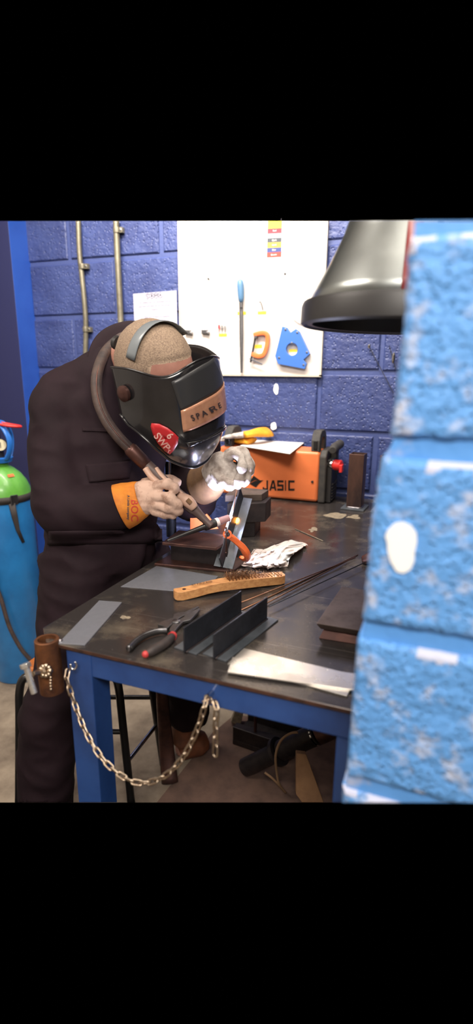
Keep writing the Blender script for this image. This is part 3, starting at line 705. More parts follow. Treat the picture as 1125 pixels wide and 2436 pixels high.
# orange clamp holding it
ct2 = thing('weld_clamp', dep(592, 1328, 1.4), 'orange clamp gripping the tee section being welded', 'clamp')
P0 = dep(541, 1271, 1.375)
mb = MB(); mb.lathe(P0+KK*.008, -KK, [(0, .0065), (0, .0115), (.016, .0115), (.016, .0065), (0, .0065)], 20, cap=False); mb.build('screw_boss', 'orange_paint', ct2, smooth='auto')
mb = MB(); mb.tube(spline([dep(548, 1276, 1.376), dep(560, 1286, 1.378), dep(574, 1299, 1.385), dep(584, 1313, 1.393), dep(589, 1326, 1.405), dep(583, 1330, 1.43), dep(572, 1326, 1.45)], 5), lerpl([(.006, .008), (.0065, .008), (.008, .0085), (.0095, .0095), (.008, .008), (.007, .007), (.005, .005)], 5), 10, side=RT-UP*.9, p=.6); mb.build('frame', 'orange_paint', ct2, smooth='auto')
mb = MB(); mb.tube([dep(539, 1263, 1.352), dep(540, 1271, 1.41)], .0046, 10); mb.build('screw', 'mill_steel', ct2, smooth='auto')
mb = MB(); mb.tube([dep(538, 1256, 1.352), dep(537.5, 1314, 1.36)], .0019, 8); mb.ball(dep(537.5, 1315, 1.36), .0028, n=8, m=6); mb.ball(dep(538, 1256, 1.352), .0032, n=8, m=6); mb.build('tommy_bar', 'brown_steel', ct2, smooth=True)
# rag
mb = MB(); rows = [[(572, 1343), (600, 1349), (635, 1350), (665, 1349), (684, 1347)], [(578, 1338), (605, 1332), (636, 1338), (662, 1334), (687, 1326)], [(592, 1318), (612, 1312), (636, 1318), (668, 1306), (700, 1308)], [(600, 1302), (618, 1308), (645, 1302), (680, 1290), (722, 1296)], [(604, 1296), (628, 1304), (655, 1290), (688, 1277), (732, 1292)]]
hts = [[.0, .002, .002, .002, .0], [.008, .02, .014, .022, .012], [.022, .03, .018, .034, .022], [.03, .022, .026, .036, .012], [.032, .012, .018, .022, .006]]
N_ = 12; gr = []
def bil(a, u, v):
    i, j = min(int(u), 3), min(int(v), 3); f, g_ = u-i, v-j; f = f*f*(3-2*f); g_ = g_*g_*(3-2*g_)
    c = lambda p, q, k: p+(q-p)*k
    if isinstance(a[0][0], tuple): return tuple(c(c(a[i][j][k], a[i][j+1][k], g_), c(a[i+1][j][k], a[i+1][j+1][k], g_), f) for k in range(2))
    return c(c(a[i][j], a[i][j+1], g_), c(a[i+1][j], a[i+1][j+1], g_), f)
for iu in range(4*N_+1):
    row = []
    for iv in range(4*N_+1):
        u, v = iu/N_, iv/N_; px, py = bil(rows, u, v); h = bil(hts, u, v)
        nn = abs(noise.noise(V3((u*1.3, v*1.6, 3))))*.016+noise.noise(V3((u*2.6, v*3, 8)))*.004
        hh = max(.0012, h*.8+nn-.002); row.append(mb.bm.verts.new(T(px, py+hh*400, hh)))
    gr.append(row)
for i in range(4*N_):
    for j in range(4*N_): mb.face([gr[i][j], gr[i+1][j], gr[i+1][j+1], gr[i][j+1]])
mb.build('cleaning_rag', 'rag', label='crumpled white rag lying on the bench behind the brush', cat='rag', smooth=True, solid=.0015)
# filler rods
for i, (a, b, lb, m) in enumerate((((572, 1452), (851, 1320), 'thin brown filler rod in the bundle, the one with its tip farthest back', 'copper_rod'), ((578, 1464), (846, 1324), 'thin brown filler rod in the bundle, middle one at its far end', 'copper_rod'), ((566, 1436), (845, 1327), 'thin brown filler rod in the bundle, nearest the brush', 'copper_rod'), ((640, 1443), (868, 1338), 'dark filler rod reaching to the leather pouch by the near wall', 'mill_steel'), ((702, 1258), (768, 1287), 'short pale rod lying alone behind the rag', 'stain_pale'))):
    mb = MB(); mb.tube([T(*a, .0016+.0034*(i % 4)), T(*b, .0016+.0034*(i % 4))], .0015, 8); mb.build('filler_rod', m, label=lb, cat='rod', group='filler rods on the bench', smooth=True)
mb = MB(); mb.tube([T(866, 1338, .008), T(878, 1330, .014), T(905, 1318, .014)], [(.008, .006), (.026, .013), (.03, .012)], 12, side=(0, 1, 0)); mb.build('leather_pouch', 'brown_steel', label='brown object half hidden by the near wall at the rod end', cat='pouch', smooth=True)
# bevelled plates
def bplate(a, z0, th, off0, off1, label, m):
    c = [onz(p[0], p[1], TZ+(z0+th if a == 'u' else z0)) for p in BP[a]]
    ctr_ = sum(c, V3())/4
    def ins(k): return [p+(ctr_-p).normalized()*k for p in c]
    mb = MB(); lo, hi = ins(off0), ins(off1); z_ = lambda ps, z: [V3((p.x, p.y, TZ+z)) for p in ps]
    mb.hexa(z_(lo, z0), z_(hi, z0+th)); mb.build('steel_plate', m, label=label, cat='steel plate', group='thick plates on the bench', bevel=.0012)
BP = {'u': [(751.5, 1483), (813, 1395), (960, 1416), (925, 1512)], 'l': [(758, 1519), (806, 1432), (955, 1455), (920, 1545)]}
bplate('u', .0215, .015, .012, 0, 'upper of two thick steel plates stacked by the near wall', 'plate_steel')
bplate('l', .0005, .0205, 0, .014, 'lower dark brown plate lying under another thick plate by the near wall', 'brown_steel')
# upright box tubes on base plates
def stand(name, px, base, tops, label):
    b = T(*base); hgt = .212; ang = math.radians(-4)
    t = thing(name, b, label, 'steel tube', 'welded box tubes at the bench back')
    X_, Y_ = V3((math.cos(ang), math.sin(ang), 0)), V3((-math.sin(ang), math.cos(ang), 0)); s = .056; c_ = b+Y_*(s/2)
    mb = MB(); sq = lambda k, z: [c_+X_*(sx*k)+Y_*(sy*k)+V3((0, 0, z)) for sx, sy in ((-1, -1), (1, -1), (1, 1), (-1, 1))]
    mb.rings([sq(s/2-.003, hgt), sq(s/2, hgt), sq(s/2, .006), ], cap=False); mb.rings([sq(s/2-.003, hgt), sq(s/2-.003, .006)], cap=False)
    mb.build('box_tube', 'tube_steel', t, bevel=.0012, recalc=True)
    mb = MB(); mb.box(c_+V3((0, 0, .0035)), (.088, .1, .006), (X_, Y_, V3((0, 0, 1)))); mb.build('base_plate', 'mill_steel_blue', t, bevel=.001)
    mb = MB(); mb.tube([c_+X_*(sx*s/2)+Y_*(sy*s/2)+V3((0, 0, .0075)) for sx, sy in ((-1, -1), (-.6, -1), (-.2, -1), (.2, -1), (.6, -1), (1, -1), (1, 0), (1, 1))], .003, 6); mb.build('weld_bead', 'weld_bead', t, smooth=True)
stand('box_tube_stand', 0, (840, 1212), 0, 'upright square steel tube on a plate beside the orange machine')
stand('box_tube_stand', 0, (912, 1219), 0, 'upright square steel tube half hidden by the near wall')
# blocks behind the tee
mb = MB(); Z = V3((0, 0, 1))
def blk(pts, ztop, th, label, m='dark_scale'):
    c = [onz(a, b, ztop) for a, b in pts]; mb = MB(); mb.prism(c, (0, 0, -th)); mb.build('steel_block', m, label=label, cat='steel block', group='stacked steel blocks', bevel=.0015)
blk([(535, 1178), (623, 1175.5), (639, 1165), (556, 1158)], .985, .022, 'top dark steel block of the stack behind the tee section', 'plate_steel')
blk([(540, 1200), (632, 1196), (645, 1182.5), (555, 1182)], .9625, .062, 'middle, tallest block of the stack behind the tee section')
blk([(540, 1242), (606, 1241), (620, 1222), (550, 1220)], .9, .0495, 'lowest dark block under the stack behind the tee section')
mb = MB(); c = [onz(a, b, .9633) for a, b in ((560, 1190), (640, 1190), (650, 1172), (575, 1172))]
# orange panel and steel post seen behind the torch hand
mb = MB(); mb.prism([dep(452, 1213, 1.63), dep(480, 1206, 1.63), dep(520, 1258, 1.61), dep(452, 1264, 1.61)], FW*.03); mb.build('orange_bracket', 'machine_orange', label='orange bracket partly hidden behind the torch on the bench', cat='bracket', bevel=.002)
pb = onz(408, 1275, TZ); ph = (dep(415, 1085, pb.dot(FW)*0+1.56)-pb)
sp_ = thing('support_post', V3((pb.x, pb.y, TZ)), 'short polished steel post with a collar standing under the helmet chin', 'post')
pz = lambda z: V3((pb.x, pb.y, TZ+z))
mb = MB(); mb.lathe(pz(0), (0, 0, 1), [(0, .016), (.14, .016)], 20); mb.build('lower_tube', 'mill_steel', sp_, smooth='auto')
mb = MB(); mb.lathe(pz(.14), (0, 0, 1), [(0, .019), (.03, .019), (.032, .016)], 20); mb.build('collar', 'mill_steel_blue', sp_, smooth='auto')
mb = MB(); mb.lathe(pz(.172), (0, 0, 1), [(0, .015), (.07, .015)], 20); mb.build('rod', 'chrome', sp_, smooth='auto')
# ------------------------------------------------------------------ welding machine
MY0, MY1, mx0, mx1, mz = 2.06, 2.2, -.865, -.442, 1.055
wm = thing('welding_machine', ((mx0+mx1)/2, 2.13, TZ), 'orange welding machine with black carrying handles at the back of the bench', 'welding machine')
mb = MB(); mb.boxz(mx0, mx1, MY0, MY1, TZ+.004, mz); case = mb.build('casing', 'machine_orange', wm, bevel=.012, seg=4, smooth='auto')
mb = MB(); q = [V3((mx1, y, z)) for y, z in ((MY0-.002, TZ+.003), (MY1, TZ+.003), (MY1, mz+.006), (MY0+.02, mz+.006), (MY0-.002, mz-.016))]
mb.prism(q, (.028, 0, 0)); mb.build('front_bezel', 'dusty_black', wm, bevel=.006, seg=3)
mb = MB(); q2 = [V3((mx1+.028, y, z)) for y, z in ((MY0+.016, TZ+.003), (MY1, TZ+.003), (MY1, mz-.03), (MY0+.016, mz-.03))]; mb.prism(q2, (.02, 0, 0)); face_ = mb.build('front_panel', 'black_plastic', wm, bevel=.003)
for i in range(6):
    mb = MB(); mb.boxz(mx1+.046, mx1+.052, MY0+.03, MY1-.02, TZ+.012+i*.012, TZ+.017+i*.012); mb.build('vent_slat', 'dusty_black', face_)
mb = MB(); mb.tube([V3((mx1+.052, MY0-.012, mz+.012)), V3((mx1+.052, MY0+.03, mz+.018)), V3((mx1+.052, MY1, mz+.018))], [.015, .018, .018], 16); mb.build('bumper_bar', 'dusty_black', wm, smooth='auto', bevel=.003)
mb = MB(); mb.boxz(mx1+.02, mx1+.05, MY1-.05, MY1, TZ+.1, mz+.015); mb.build('bezel_side', 'dusty_black', wm, bevel=.004)
mb = MB(); mb.lathe(V3((mx1+.03, MY0+.035, TZ+.155)), (1, -.25, 0), [(0, .02), (.022, .02), (.024, .017)], 20); cn = mb.build('socket', 'chrome', wm, smooth='auto')
mb = MB(); mb.lathe(V3((mx1+.052, MY0+.03, TZ+.155)), (1, -.25, 0), [(0, .017), (.004, .021), (.03, .021), (.032, .018)], 20); mb.box(V3((mx1+.084, MY0+.018, TZ+.145)), (.012, .034, .03)); mb.build('red_plug', 'red_plastic', cn, bevel=.002, smooth='auto')
def arch(x):
    mb = MB(); out = [(0, 0), (0, .045), (.012, .068), (.035, .081), (.085, .081), (.112, .07), (.125, .05), (.13, 0), (.098, 0), (.094, .042), (.08, .052), (.05, .052), (.036, .042), (.034, 0)]
    n = len(out); ps = [V3((x-.017, MY0+.008+a, mz-.002+b)) for a, b in out]
    quads = [(0, 1, 12, 13), (1, 2, 11, 12), (2, 3, 11), (3, 4, 10, 11), (4, 5, 10), (5, 6, 9, 10), (6, 7, 8, 9)]
    va = [mb.bm.verts.new(p) for p in ps]; vb = [mb.bm.verts.new(p+V3((.034, 0, 0))) for p in ps]
    for qd in quads: mb.face([va[i] for i in qd]); mb.face([vb[i] for i in qd][::-1])
    for i in range(n): j = (i+1) % n; mb.face([va[i], va[j], vb[j], vb[i]])
    a = mb.build('carrying_handle', 'dusty_black', wm, bevel=.004, seg=3)
    mb = MB(); mb.box(V3((x, MY0+.007, mz+.026)), (.016, .006, .034)); mb.build('handle_slot', 'flat_black', a, bevel=.002)
arch(-.462); arch(-.83)
mb = MB(); mb.lathe(ony(743, 1146, MY0), (0, -1, 0), [(0, .005), (.003, .005), (.0035, .003)], 12); mb.build('case_screw', 'black_plastic', case)
LET = {'J': [(.68, .95, .2, 1), (0, .95, 0, .22), (0, .24, .2, .34)], 'A': [], 'S': [(0, 1, .8, 1), (0, 1, .4, .6), (0, 1, 0, .2), (0, .24, .6, .8), (.76, 1, .2, .4)], 'I': [(.3, .62, 0, 1)], 'C': [(0, 1, .8, 1), (0, 1, 0, .2), (0, .26, .2, .8)]}
px0 = 625
for ch_, wd in (('J', 13), ('A', 17), ('S', 15), ('I', 8), ('C', 15)):
    mb = MB(); cell = lambda u, v: ony(px0+u*wd, 1167-v*24.5-(px0+u*wd-625)*-.005, MY0-.0006)
    for a, b, c, d in LET[ch_]: mb.prism([cell(a, c), cell(b, c), cell(b, d), cell(a, d)], (0, -.0005, 0))
    if ch_ == 'A':
        for q in ([(0, 0), (.24, 0), (.66, 1), (.42, 1)], [(.78, 0), (1.02, 0), (.7, 1), (.5, 1)], [(.3, .2), (.84, .2), (.8, .38), (.38, .38)]): mb.prism([cell(*p) for p in q], (0, -.0005, 0))
    mb.build('brand_letter', 'flat_black', case); px0 += wd+(2.2 if ch_ != 'S' else 1)
sx_ = lambda x, y: ony(520+x/2.8125, 980+y/2.8125, MY0-.0008)
for pts in ([(235, 426), (262, 447), (205, 475), (203, 470)], [(206, 480), (240, 462), (300, 456), (268, 482), (250, 505)], [(262, 447), (278, 458), (243, 459)]):
    mb = MB(); mb.prism([sx_(*p) for p in pts], (0, -.0004, 0)); mb.build('brand_mark', 'flat_black', case)
# clipboard and leather gloves lying on the machine
cb = thing('clipboard', V3((-.56, 2.1, mz)), 'clipboard with white papers and a metal clip on top of the machine', 'clipboard')
def mtop(px, py, h): return onz(px, py, mz+h)
cp = [mtop(573, 1063, .004), mtop(690, 1082, .004), mtop(742, 1040, .004), mtop(646, 1031, .004)]
mb = MB(); mb.prism(cp, (0, 0, .003)); mb.build('board', 'cardboard', cb)
mb = MB(); up_ = [p+V3((0, 0, .0032)) for p in cp]; mb.prism([up_[0]+V3((-.004, 0, 0)), up_[1]+V3((0, -.004, -.0)), up_[2], up_[3]], (0, 0, .0012)); pp_ = mb.build('papers', 'paper', cb)
cm = mtop(706, 1039, .012)
mb = MB(); mb.box(cm, (.07, .022, .005)); mb.build('clip_plate', 'chrome', cb, bevel=.002)
mb = MB(); mb.tube(spline([cm+V3((-.02, 0, .003)), cm+V3((-.012, -.004, .018)), cm+V3((.0, -.006, .024)), cm+V3((.012, -.004, .018)), cm+V3((.02, 0, .003))], 4), .004, 8); mb.build('clip_lever', 'chrome', cb, smooth=True)
def yglove(name, path, rr, label, thumb):
    t = thing(name, mtop(*path[0]), label, 'glove', 'yellow gloves on the machine')
    P_ = [mtop(a, b, h) for a, b, h in path]
    mb = MB(); mb.tube(spline(P_[:3], 4), lerpl(rr[:3], 4), 16, side=(0, 1, .1)); cuff = mb.build('cuff', 'yellow_leather', t, smooth=True, relax=2)
    mb = MB(); mb.tube(spline(P_[2:], 4), lerpl(rr[2:], 4), 12, side=(0, 1, .1))
    d = (P_[-1]-P_[-2]).normalized()
    for k in range(4):
        b = P_[-1]+V3((0, (k-1.5)*.013, 0)); mb.tube([b-d*.02, b+d*.02, b+d*.045-V3((0, 0, .006))], [(.009, .007), (.009, .008), (.006, .005)], 8)
    mb.tube([P_[-2], P_[-2]+V3((.0, -.03, .0))+d*.02, P_[-2]+V3((0, -.035, 0))+d*.045], [.011, .01, .007], 8)
    mb.build('hand', 'glove_grey', t, remesh=.0035, relax=3)
yglove('leather_glove', [(600, 1049, .022), (585, 1047, .023), (567, 1045, .023), (557, 1044, .021), (550, 1044, .02)], [(.04, .012), (.042, .014), (.036, .013), (.032, .013), (.028, .011)], 'lower yellow leather glove on the orange machine, partly under the papers', 1)
yglove('leather_glove', [(641, 1027, .05), (610, 1030, .054), (580, 1034, .05), (566, 1036, .046), (554, 1037, .044)], [(.03, .011), (.032, .014), (.028, .013), (.024, .012), (.022, .01)], 'upper yellow leather glove on the orange machine, lying across the other glove', 1)
# ------------------------------------------------------------------ stool
st = thing('bar_stool', (onz(312, 1915, 0)+onz(45, 1815, 0))/2, 'stool with a wooden seat and black tube legs behind the bench corner', 'stool')
F2, F1, F3 = onz(314, 1925, 0), onz(388, 1818, 0), onz(45, 1925, 0); F4 = F3+F1-F2
SZ = .472; scn = (F1+F2+F3+F4)/4; scn.z = 0
def corner(F): return V3((scn.x+(F.x-scn.x)*.82, scn.y+(F.y-scn.y)*.82, SZ-.02))
for F in (F2, F1, F3, F4):
    c_ = corner(F); inn = c_.lerp(V3((scn.x, scn.y, SZ-.012)), .3); inn.z = SZ-.012
    mb = MB(); mb.tube(spline([inn, c_.lerp(inn, .25)+V3((0, 0, .006)), c_.lerp(F, .07), c_.lerp(F, .3), F], 5), .0125, 12); mb.cut(LOWER); mb.build('leg', 'flat_black', st, smooth=True)
def rung(Fa, Fb, fa, fb, m, r=.008):
    a, b = corner(Fa).lerp(Fa, fa), corner(Fb).lerp(Fb, fb); mb = MB(); mb.tube([a, b], r, 10); mb.cut(LOWER); mb.build('rung', m, st, smooth='auto')
rung(F2, F3, .38, .38, 'flat_black'); rung(F1, F4, .38, .38, 'flat_black'); rung(F1, F2, .62, .62, 'chrome', .007); rung(F3, F4, .62, .62, 'flat_black')
cc = [corner(F).lerp(scn+V3((0, 0, SZ)), -.02) for F in (F2, F1, F4, F3)]
mb = MB(); ring = []
for i, p in enumerate(cc):
    for k in range(5):
        nb, pb_ = cc[(i+1) % 4], cc[i-1]; d1 = (pb_-p).normalized()*.05; d2 = (nb-p).normalized()*.05; f = k/4
        ring.append((p+d1).lerp(p, f).lerp(p.lerp(p+d2, f), f))
mb.hexa([V3((p.x, p.y, SZ-.004)) for p in ring], [V3((p.x, p.y, SZ+.024)) for p in ring]); mb.build('seat', 'stool_wood', st, bevel=.009, seg=3, smooth='auto')
# ------------------------------------------------------------------ gas cylinder
cx_, cy_ = -1.722, 1.725
gc = thing('gas_cylinder', (cx_, cy_, 0), 'blue gas cylinder with a green shoulder at the left edge', 'gas cylinder')
zsh = ony(62, 1183, cy_).z
mb = MB(); mb.lathe((cx_, cy_, 0), (0, 0, 1), [(0, .1), (.004, .112), (.015, .116), (zsh, .116)], 48); mb.build('body', 'cyl_blue', gc, smooth='auto')
mb = MB(); mb.lathe((cx_, cy_, zsh), (0, 0, 1), [(0, .116), (.03, .112), (.06, .1), (.09, .08), (.112, .056), (.122, .042), (.125, .036), (.14, .036), (.142, .03)], 48); sh_ = mb.build('shoulder', 'cyl_green', gc, smooth='auto')
mb = MB(); fc = V3((cx_, cy_, 0)); 
def cylp(a, z, r): return V3((cx_+r*math.cos(a), cy_+r*math.sin(a), z))
av = math.atan2(-cy_, -cx_)
mb.rings([[cylp(av+.33, zsh+.088, .0852), cylp(av+.33, zsh+.098, .0772)], [cylp(av+.5, zsh+.088, .0852), cylp(av+.5, zsh+.098, .0772)], [cylp(av+.66, zsh+.088, .0852), cylp(av+.66, zsh+.098, .0772)]], closed=False); mb.build('orange_label', 'orange_paint', sh_, solid=.0015)
mb = MB(); mb.rings([[cylp(2*math.pi*k/48, z, .1175) for k in range(48)] for z in (zsh-.018, zsh+.012)], cap=False); sb = mb.build('strap', 'strap_black', gc, solid=.002, smooth=True)
mb = MB(); mb.tube([cylp(av+.25, zsh-.015, .121), cylp(av+.3, zsh-.07, .121), cylp(av+.36, zsh-.13, .121), cylp(av+.52, zsh-.19, .12)], [(.013, .0015), (.012, .0015), (.008, .0015), (.006, .0012)], 8, side=(math.sin(av), -math.cos(av), 0)); mb.build('strap_tail', 'strap_black', sb, smooth=True)
mb = MB(); mb.box(cylp(av+.34, zsh, .122), (.03, .005, .04), (V3((-math.sin(av+.34), math.cos(av+.34), 0)), V3((math.cos(av+.34), math.sin(av+.34), 0)), V3((0, 0, 1)))); mb.build('buckle', 'steel', sb, bevel=.0015)
gz = zsh+.142
mb = MB(); mb.lathe((cx_, cy_, gz-.004), (0, 0, 1), [(0, .026), (.05, .022), (.05, .016), (.13, .014)], 16); mb.build('valve', 'black_plastic', gc, smooth='auto')
mb = MB(); mb.lathe((cx_, cy_, gz), (0, 0, 1), [(0, .04), (0, .05), (.018, .056), (.02, .05), (.02, .04)], 32); gd = mb.build('guard_base', 'guard_blue', gc, smooth='auto')
for k in range(4):
    a = av+.06+k*math.pi/2+.5; mb = MB()
    mb.tube(spline([cylp(a, gz+.012, .05), cylp(a+.1, gz+.045, .068), cylp(a+.12, gz+.09, .075), cylp(a+.05, gz+.13, .062), cylp(a-.1, gz+.16, .035), cylp(a-.2, gz+.168, .01)], 5), (.013, .006), 10, side=(-math.sin(a), math.cos(a), 0)); mb.build('guard_rib', 'guard_blue', gc, smooth=True)
gp = cylp(av+.25, gz+.075, .04); gdn = V3((math.cos(av+.1), math.sin(av+.1), 0))
mb = MB(); mb.lathe(gp, gdn, [(-.014, .024), (.006, .026), (.008, .024)], 24); ga = mb.build('gauge', 'black_plastic', gc, smooth='auto')
mb = MB(); mb.lathe(gp+gdn*.008, gdn, [(0, .023), (.001, .023)], 24); mb.build('gauge_dial', 'cream_dial', ga)
mb = MB(); mb.box(gp+gdn*.0102, (.002, .002, .022)); mb.build('gauge_needle', 'ink', ga)
lv = cylp(av+.9, gz+.155, .05); T1 = V3((math.cos(av+1.25), math.sin(av+1.25), 0)); T2 = V3((-T1.y, T1.x, 0))
mb = MB(); mb.tube([lv+T1*(.042*math.cos(a)+(.016*max(0, math.cos(a))**3))+T2*.024*math.sin(a)+V3((0, 0, -.008*math.cos(a))) for a in [2*math.pi*k/24 for k in range(24)]], .0058, 10, loop=True); mb.tube([lv-T1*.036, lv-T1*.036-V3((0, 0, .025))], .007, 8); mb.build('valve_lever', 'red_plastic', gc, smooth=True)
mb = MB(); mb.tube(spline([V3((cx_-.03, cy_-.03, gz+.03)), V3((cx_-.12, cy_-.06, gz-.02)), V3((cx_-.15, cy_-.1, zsh-.05)), ony(-22, 1330, cy_-.125), ony(-12, 1385, cy_-.13), ony(4, 1430, cy_-.135), ony(22, 1490, cy_-.135), ony(48, 1540, cy_-.125), ony(72, 1570, cy_-.11), ony(92, 1600, cy_-.1), V3((cx_+.26, cy_-.1, .02)), V3((cx_+.36, cy_-.02, .0095)), V3((cx_+.42, cy_+.1, .0095))], 6), .0085, 10); mb.build('gas_hose', 'hose_dark', gc, smooth=True, label='dark rubber hose')
# ------------------------------------------------------------------ things on the floor under the bench
mb = MB(); mb.prism([onz(a, b, .0005) for a, b in ((372, 1912), (505, 1745), (560, 1700), (830, 1750), (830, 1930), (372, 1930))], (0, 0, .003)); mb.cut(LOWER); mb.build('floor_mat', 'floor_mat', label='brown flat sheet lying on the concrete under the bench', cat='mat')
vb = thing('steel_channel', onz(600, 1780, .004), 'dark heavy steel channel on the floor under the bench', 'steel channel')
c0, c1 = onz(553, 1770, .004), onz(680, 1815, .004); dx = (c1-c0); dxn = dx.normalized(); dy = V3((-dxn.y, dxn.x, 0))*.16
mb = MB(); mb.hexa([c0, c1, c1+dy, c0+dy], [p+V3((0, 0, .022)) for p in (c0, c1, c1+dy, c0+dy)]); mb.build('base', 'dark_scale', vb, bevel=.002)
for k, m in ((0, 'dark_scale'), (.8, 'dark_scale')):
    mb = MB(); b = [c0+dy*k, c1+dy*k, c1+dy*(k+.2), c0+dy*(k+.2)]; mb.hexa([p+V3((0, 0, .022)) for p in b], [p+V3((0, 0, .075)) for p in b]); mb.build('flange', m, vb, bevel=.003)
mb = MB(); bp_ = onz(607, 1745, .07); mb.tube([bp_, bp_+V3((0, 0, .16))], .006, 8); mb.build('threaded_bar', 'brown_steel', label='thin upright bar standing by the dark channel under the bench', cat='bar', smooth='auto')
mb = MB(); mb.prism([dep(548, 1718, 2.12), dep(566, 1672, 2.1), dep(582, 1682, 2.1), dep(572, 1728, 2.12)], FW*.03); mb.build('concrete_block', 'stain_pale', label='pale grey slab end leaning behind the dark channel under the bench', cat='block', bevel=.003)
p_a, p_b, p_c = onz(583, 1825, .03), dep(755, 1745, 1.72), dep(806, 1722, 1.70)
tb = thing('steel_pipe', p_a, 'dark steel pipe with a wider flange lying under the bench', 'pipe')
mb = MB(); mb.tube([p_a, p_a.lerp(p_b, .5)], .031, 24); mb.tube([p_a.lerp(p_b, .52), p_b], .034, 24); mb.build('tube', 'dark_scale', tb, smooth='auto')
mb = MB(); mb.tube([p_a.lerp(p_b, .46), p_a.lerp(p_b, .5)], .047, 28); mb.build('flange', 'dark_scale', tb, smooth='auto')
mb = MB(); mb.tube([p_b, p_c], .036, 24); mb.build('socket', 'brown_steel', tb, smooth='auto')
mb = MB(); mb.tube([p_a.lerp(p_b, .97), p_a.lerp(p_b, .985)], .0355, 24); mb.build('ring', 'chrome', tb, smooth='auto')
mb = MB(); mb.tube(spline([dep(708, 1742, 1.66), dep(690, 1745, 1.67), dep(668, 1762, 1.68), dep(656, 1795, 1.69), dep(658, 1835, 1.72), dep(664, 1865, 1.74), onz(680, 1886, .005), dep(664, 1868, 1.74), dep(646, 1850, 1.73), dep(630, 1838, 1.74)], 6), .004, 8); mb.build('twine_loop', 'twine', label='loop of old twine hanging over the pipe under the bench', cat='twine', smooth=True)
mb = MB(); mb.prism([dep(705, 1792, 1.63), dep(728, 1795, 1.62), dep(772, 1915, 1.56), dep(722, 1915, 1.57), dep(704, 1890, 1.58)], FW*.025); mb.cut(LOWER); mb.build('wooden_offcut', 'cardboard', label='brown board standing beside the right bench leg under the bench', cat='board', bevel=.002)
mb = MB(); mb.tube(spline([dep(384, 1625, 1.78), dep(389, 1700, 1.80), dep(396, 1780, 1.83), onz(404, 1862, .016)], 5), lerpl([(.02, .012), (.022, .013), (.026, .014), (.028, .016)], 5), 10, side=RT); mb.build('leaning_bar', 'brown_steel', label='dark brown bar leaning upright between stool and boot under the bench', cat='bar', smooth=True)
# ------------------------------------------------------------------ the welder
def D(l): return [dep(*p) for p in l]
NSH, FSH = dep(150, 925, 1.475), dep(425, 965, 1.66)
SIDE = (FSH-NSH).normalized()
torso = [(245, 1350, 1.56), (243, 1270, 1.55), (245, 1180, 1.56), (252, 1080, 1.565), (262, 970, 1.56), (278, 905, 1.54), (296, 850, 1.52)]
t_r = [(.155, .115), (.158, .118), (.165, .125), (.182, .13), (.185, .12), (.13, .095), (.075, .075)]
narm = [(158, 934, 1.485), (134, 985, 1.47), (134, 1100, 1.455), (146, 1195, 1.44), (170, 1222, 1.43), (230, 1217, 1.42), (306, 1203, 1.41)]
n_r = [.072, .068, .07, .074, .072, .064, .048]
farm = [(415, 955, 1.64), (462, 1030, 1.67), (462, 1110, 1.67), (458, 1185, 1.67), (474, 1166, 1.63), (488, 1152, 1.58)]
f_r = [.075, .074, .072, .075, .066, .054]
nleg = [(196, 1330, 1.535), (172, 1480, 1.52), (150, 1592, 1.525), (120, 1690, 1.54), (112, 1790, 1.57), (106, 1930, 1.62)]
nl_r = [.12, .096, .078, .08, .08, .079]
fleg = [(320, 1340, 1.62), (395, 1480, 1.76), (438, 1610, 1.87), (446, 1712, 1.935)]
fl_r = [.115, .098, .08, .07]
HC = dep(382, 930, 1.36)
hu = (RT*-.1+UP*.88+KK*.46).normalized(); hs = RT*-.6-UP*.52+KK*.62; hs = (hs-hu*hs.dot(hu)).normalized(); hf = hu.cross(hs)
def hl(f, s, u): return HC+hf*f+hs*s+hu*u
HEAD = hl(-.012, .004, .064)
rf = [[(372, 1158, 1.375), (395, 1151, 1.362), (412, 1159, 1.362), (421, 1171, 1.372)], [(370, 1180, 1.37), (398, 1184, 1.356), (418, 1197, 1.36), (424, 1207, 1.375)], [(368, 1199, 1.375), (395, 1207, 1.365), (418, 1214, 1.37), (430, 1217, 1.385)], [(362, 1214, 1.385), (388, 1221, 1.38), (408, 1223, 1.383), (420, 1223, 1.39)], [(338, 1152, 1.41), (372, 1143, 1.42), (402, 1142, 1.43), (429, 1151, 1.43)]]
lf = [[(540, 1090, 1.45), (563, 1080, 1.437), (576, 1105, 1.43), (571, 1138, 1.44), (562, 1162, 1.452)], [(546, 1078, 1.465), (575, 1073, 1.455), (591, 1104, 1.45), (586, 1136, 1.455), (574, 1156, 1.46)], [(545, 1076, 1.485), (574, 1076, 1.48), (594, 1102, 1.477), (592, 1132, 1.48)], [(540, 1084, 1.5), (566, 1088, 1.5), (580, 1115, 1.5)], [(512, 1122, 1.46), (524, 1142, 1.448), (543, 1154, 1.446), (557, 1160, 1.45)]]
rpalm = [(312, 1196, 1.41), (335, 1184, 1.405), (356, 1182, 1.393), (374, 1184, 1.385)]
lpalm = [(502, 1140, 1.505), (517, 1124, 1.487), (532, 1106, 1.471), (545, 1091, 1.469)]
# body: one continuous skin surface under the clothes
mb = MB()
k_ = .72
mb.tube(spline(D(torso), 4), [(a*k_, b*k_) for a, b in lerpl(t_r, 4)], 18, side=SIDE)
for pts, rr in ((narm, n_r), (farm, f_r), (nleg, nl_r), (fleg, fl_r)): mb.tube(spline(D(pts), 4), [r*.66 for r in lerpl(rr, 4)], 12)
neck = dep(300, 850, 1.52); mb.tube([neck, HEAD.lerp(neck, .4), HEAD], [.06, .056, .05], 14)
mb.ball(HEAD+hf*.008, (.11, .08, .108), (hf, hs, hu), 24, 16)
mb.ball(hl(-.0+.045, .004, -.03+.018), (.075, .062, .075), (hf, hs, hu), 18, 12); mb.ball(hl(.045+.045, .004, -.075+.018), (.035, .04, .03), (hf, hs, hu), 12, 8)
mb.tube([hl(.055+.045, .004, .03+.018), hl(.075+.045, .004, .0+.018), hl(.068+.045, .004, -.012+.018)], [.009, .014, .010], 10)
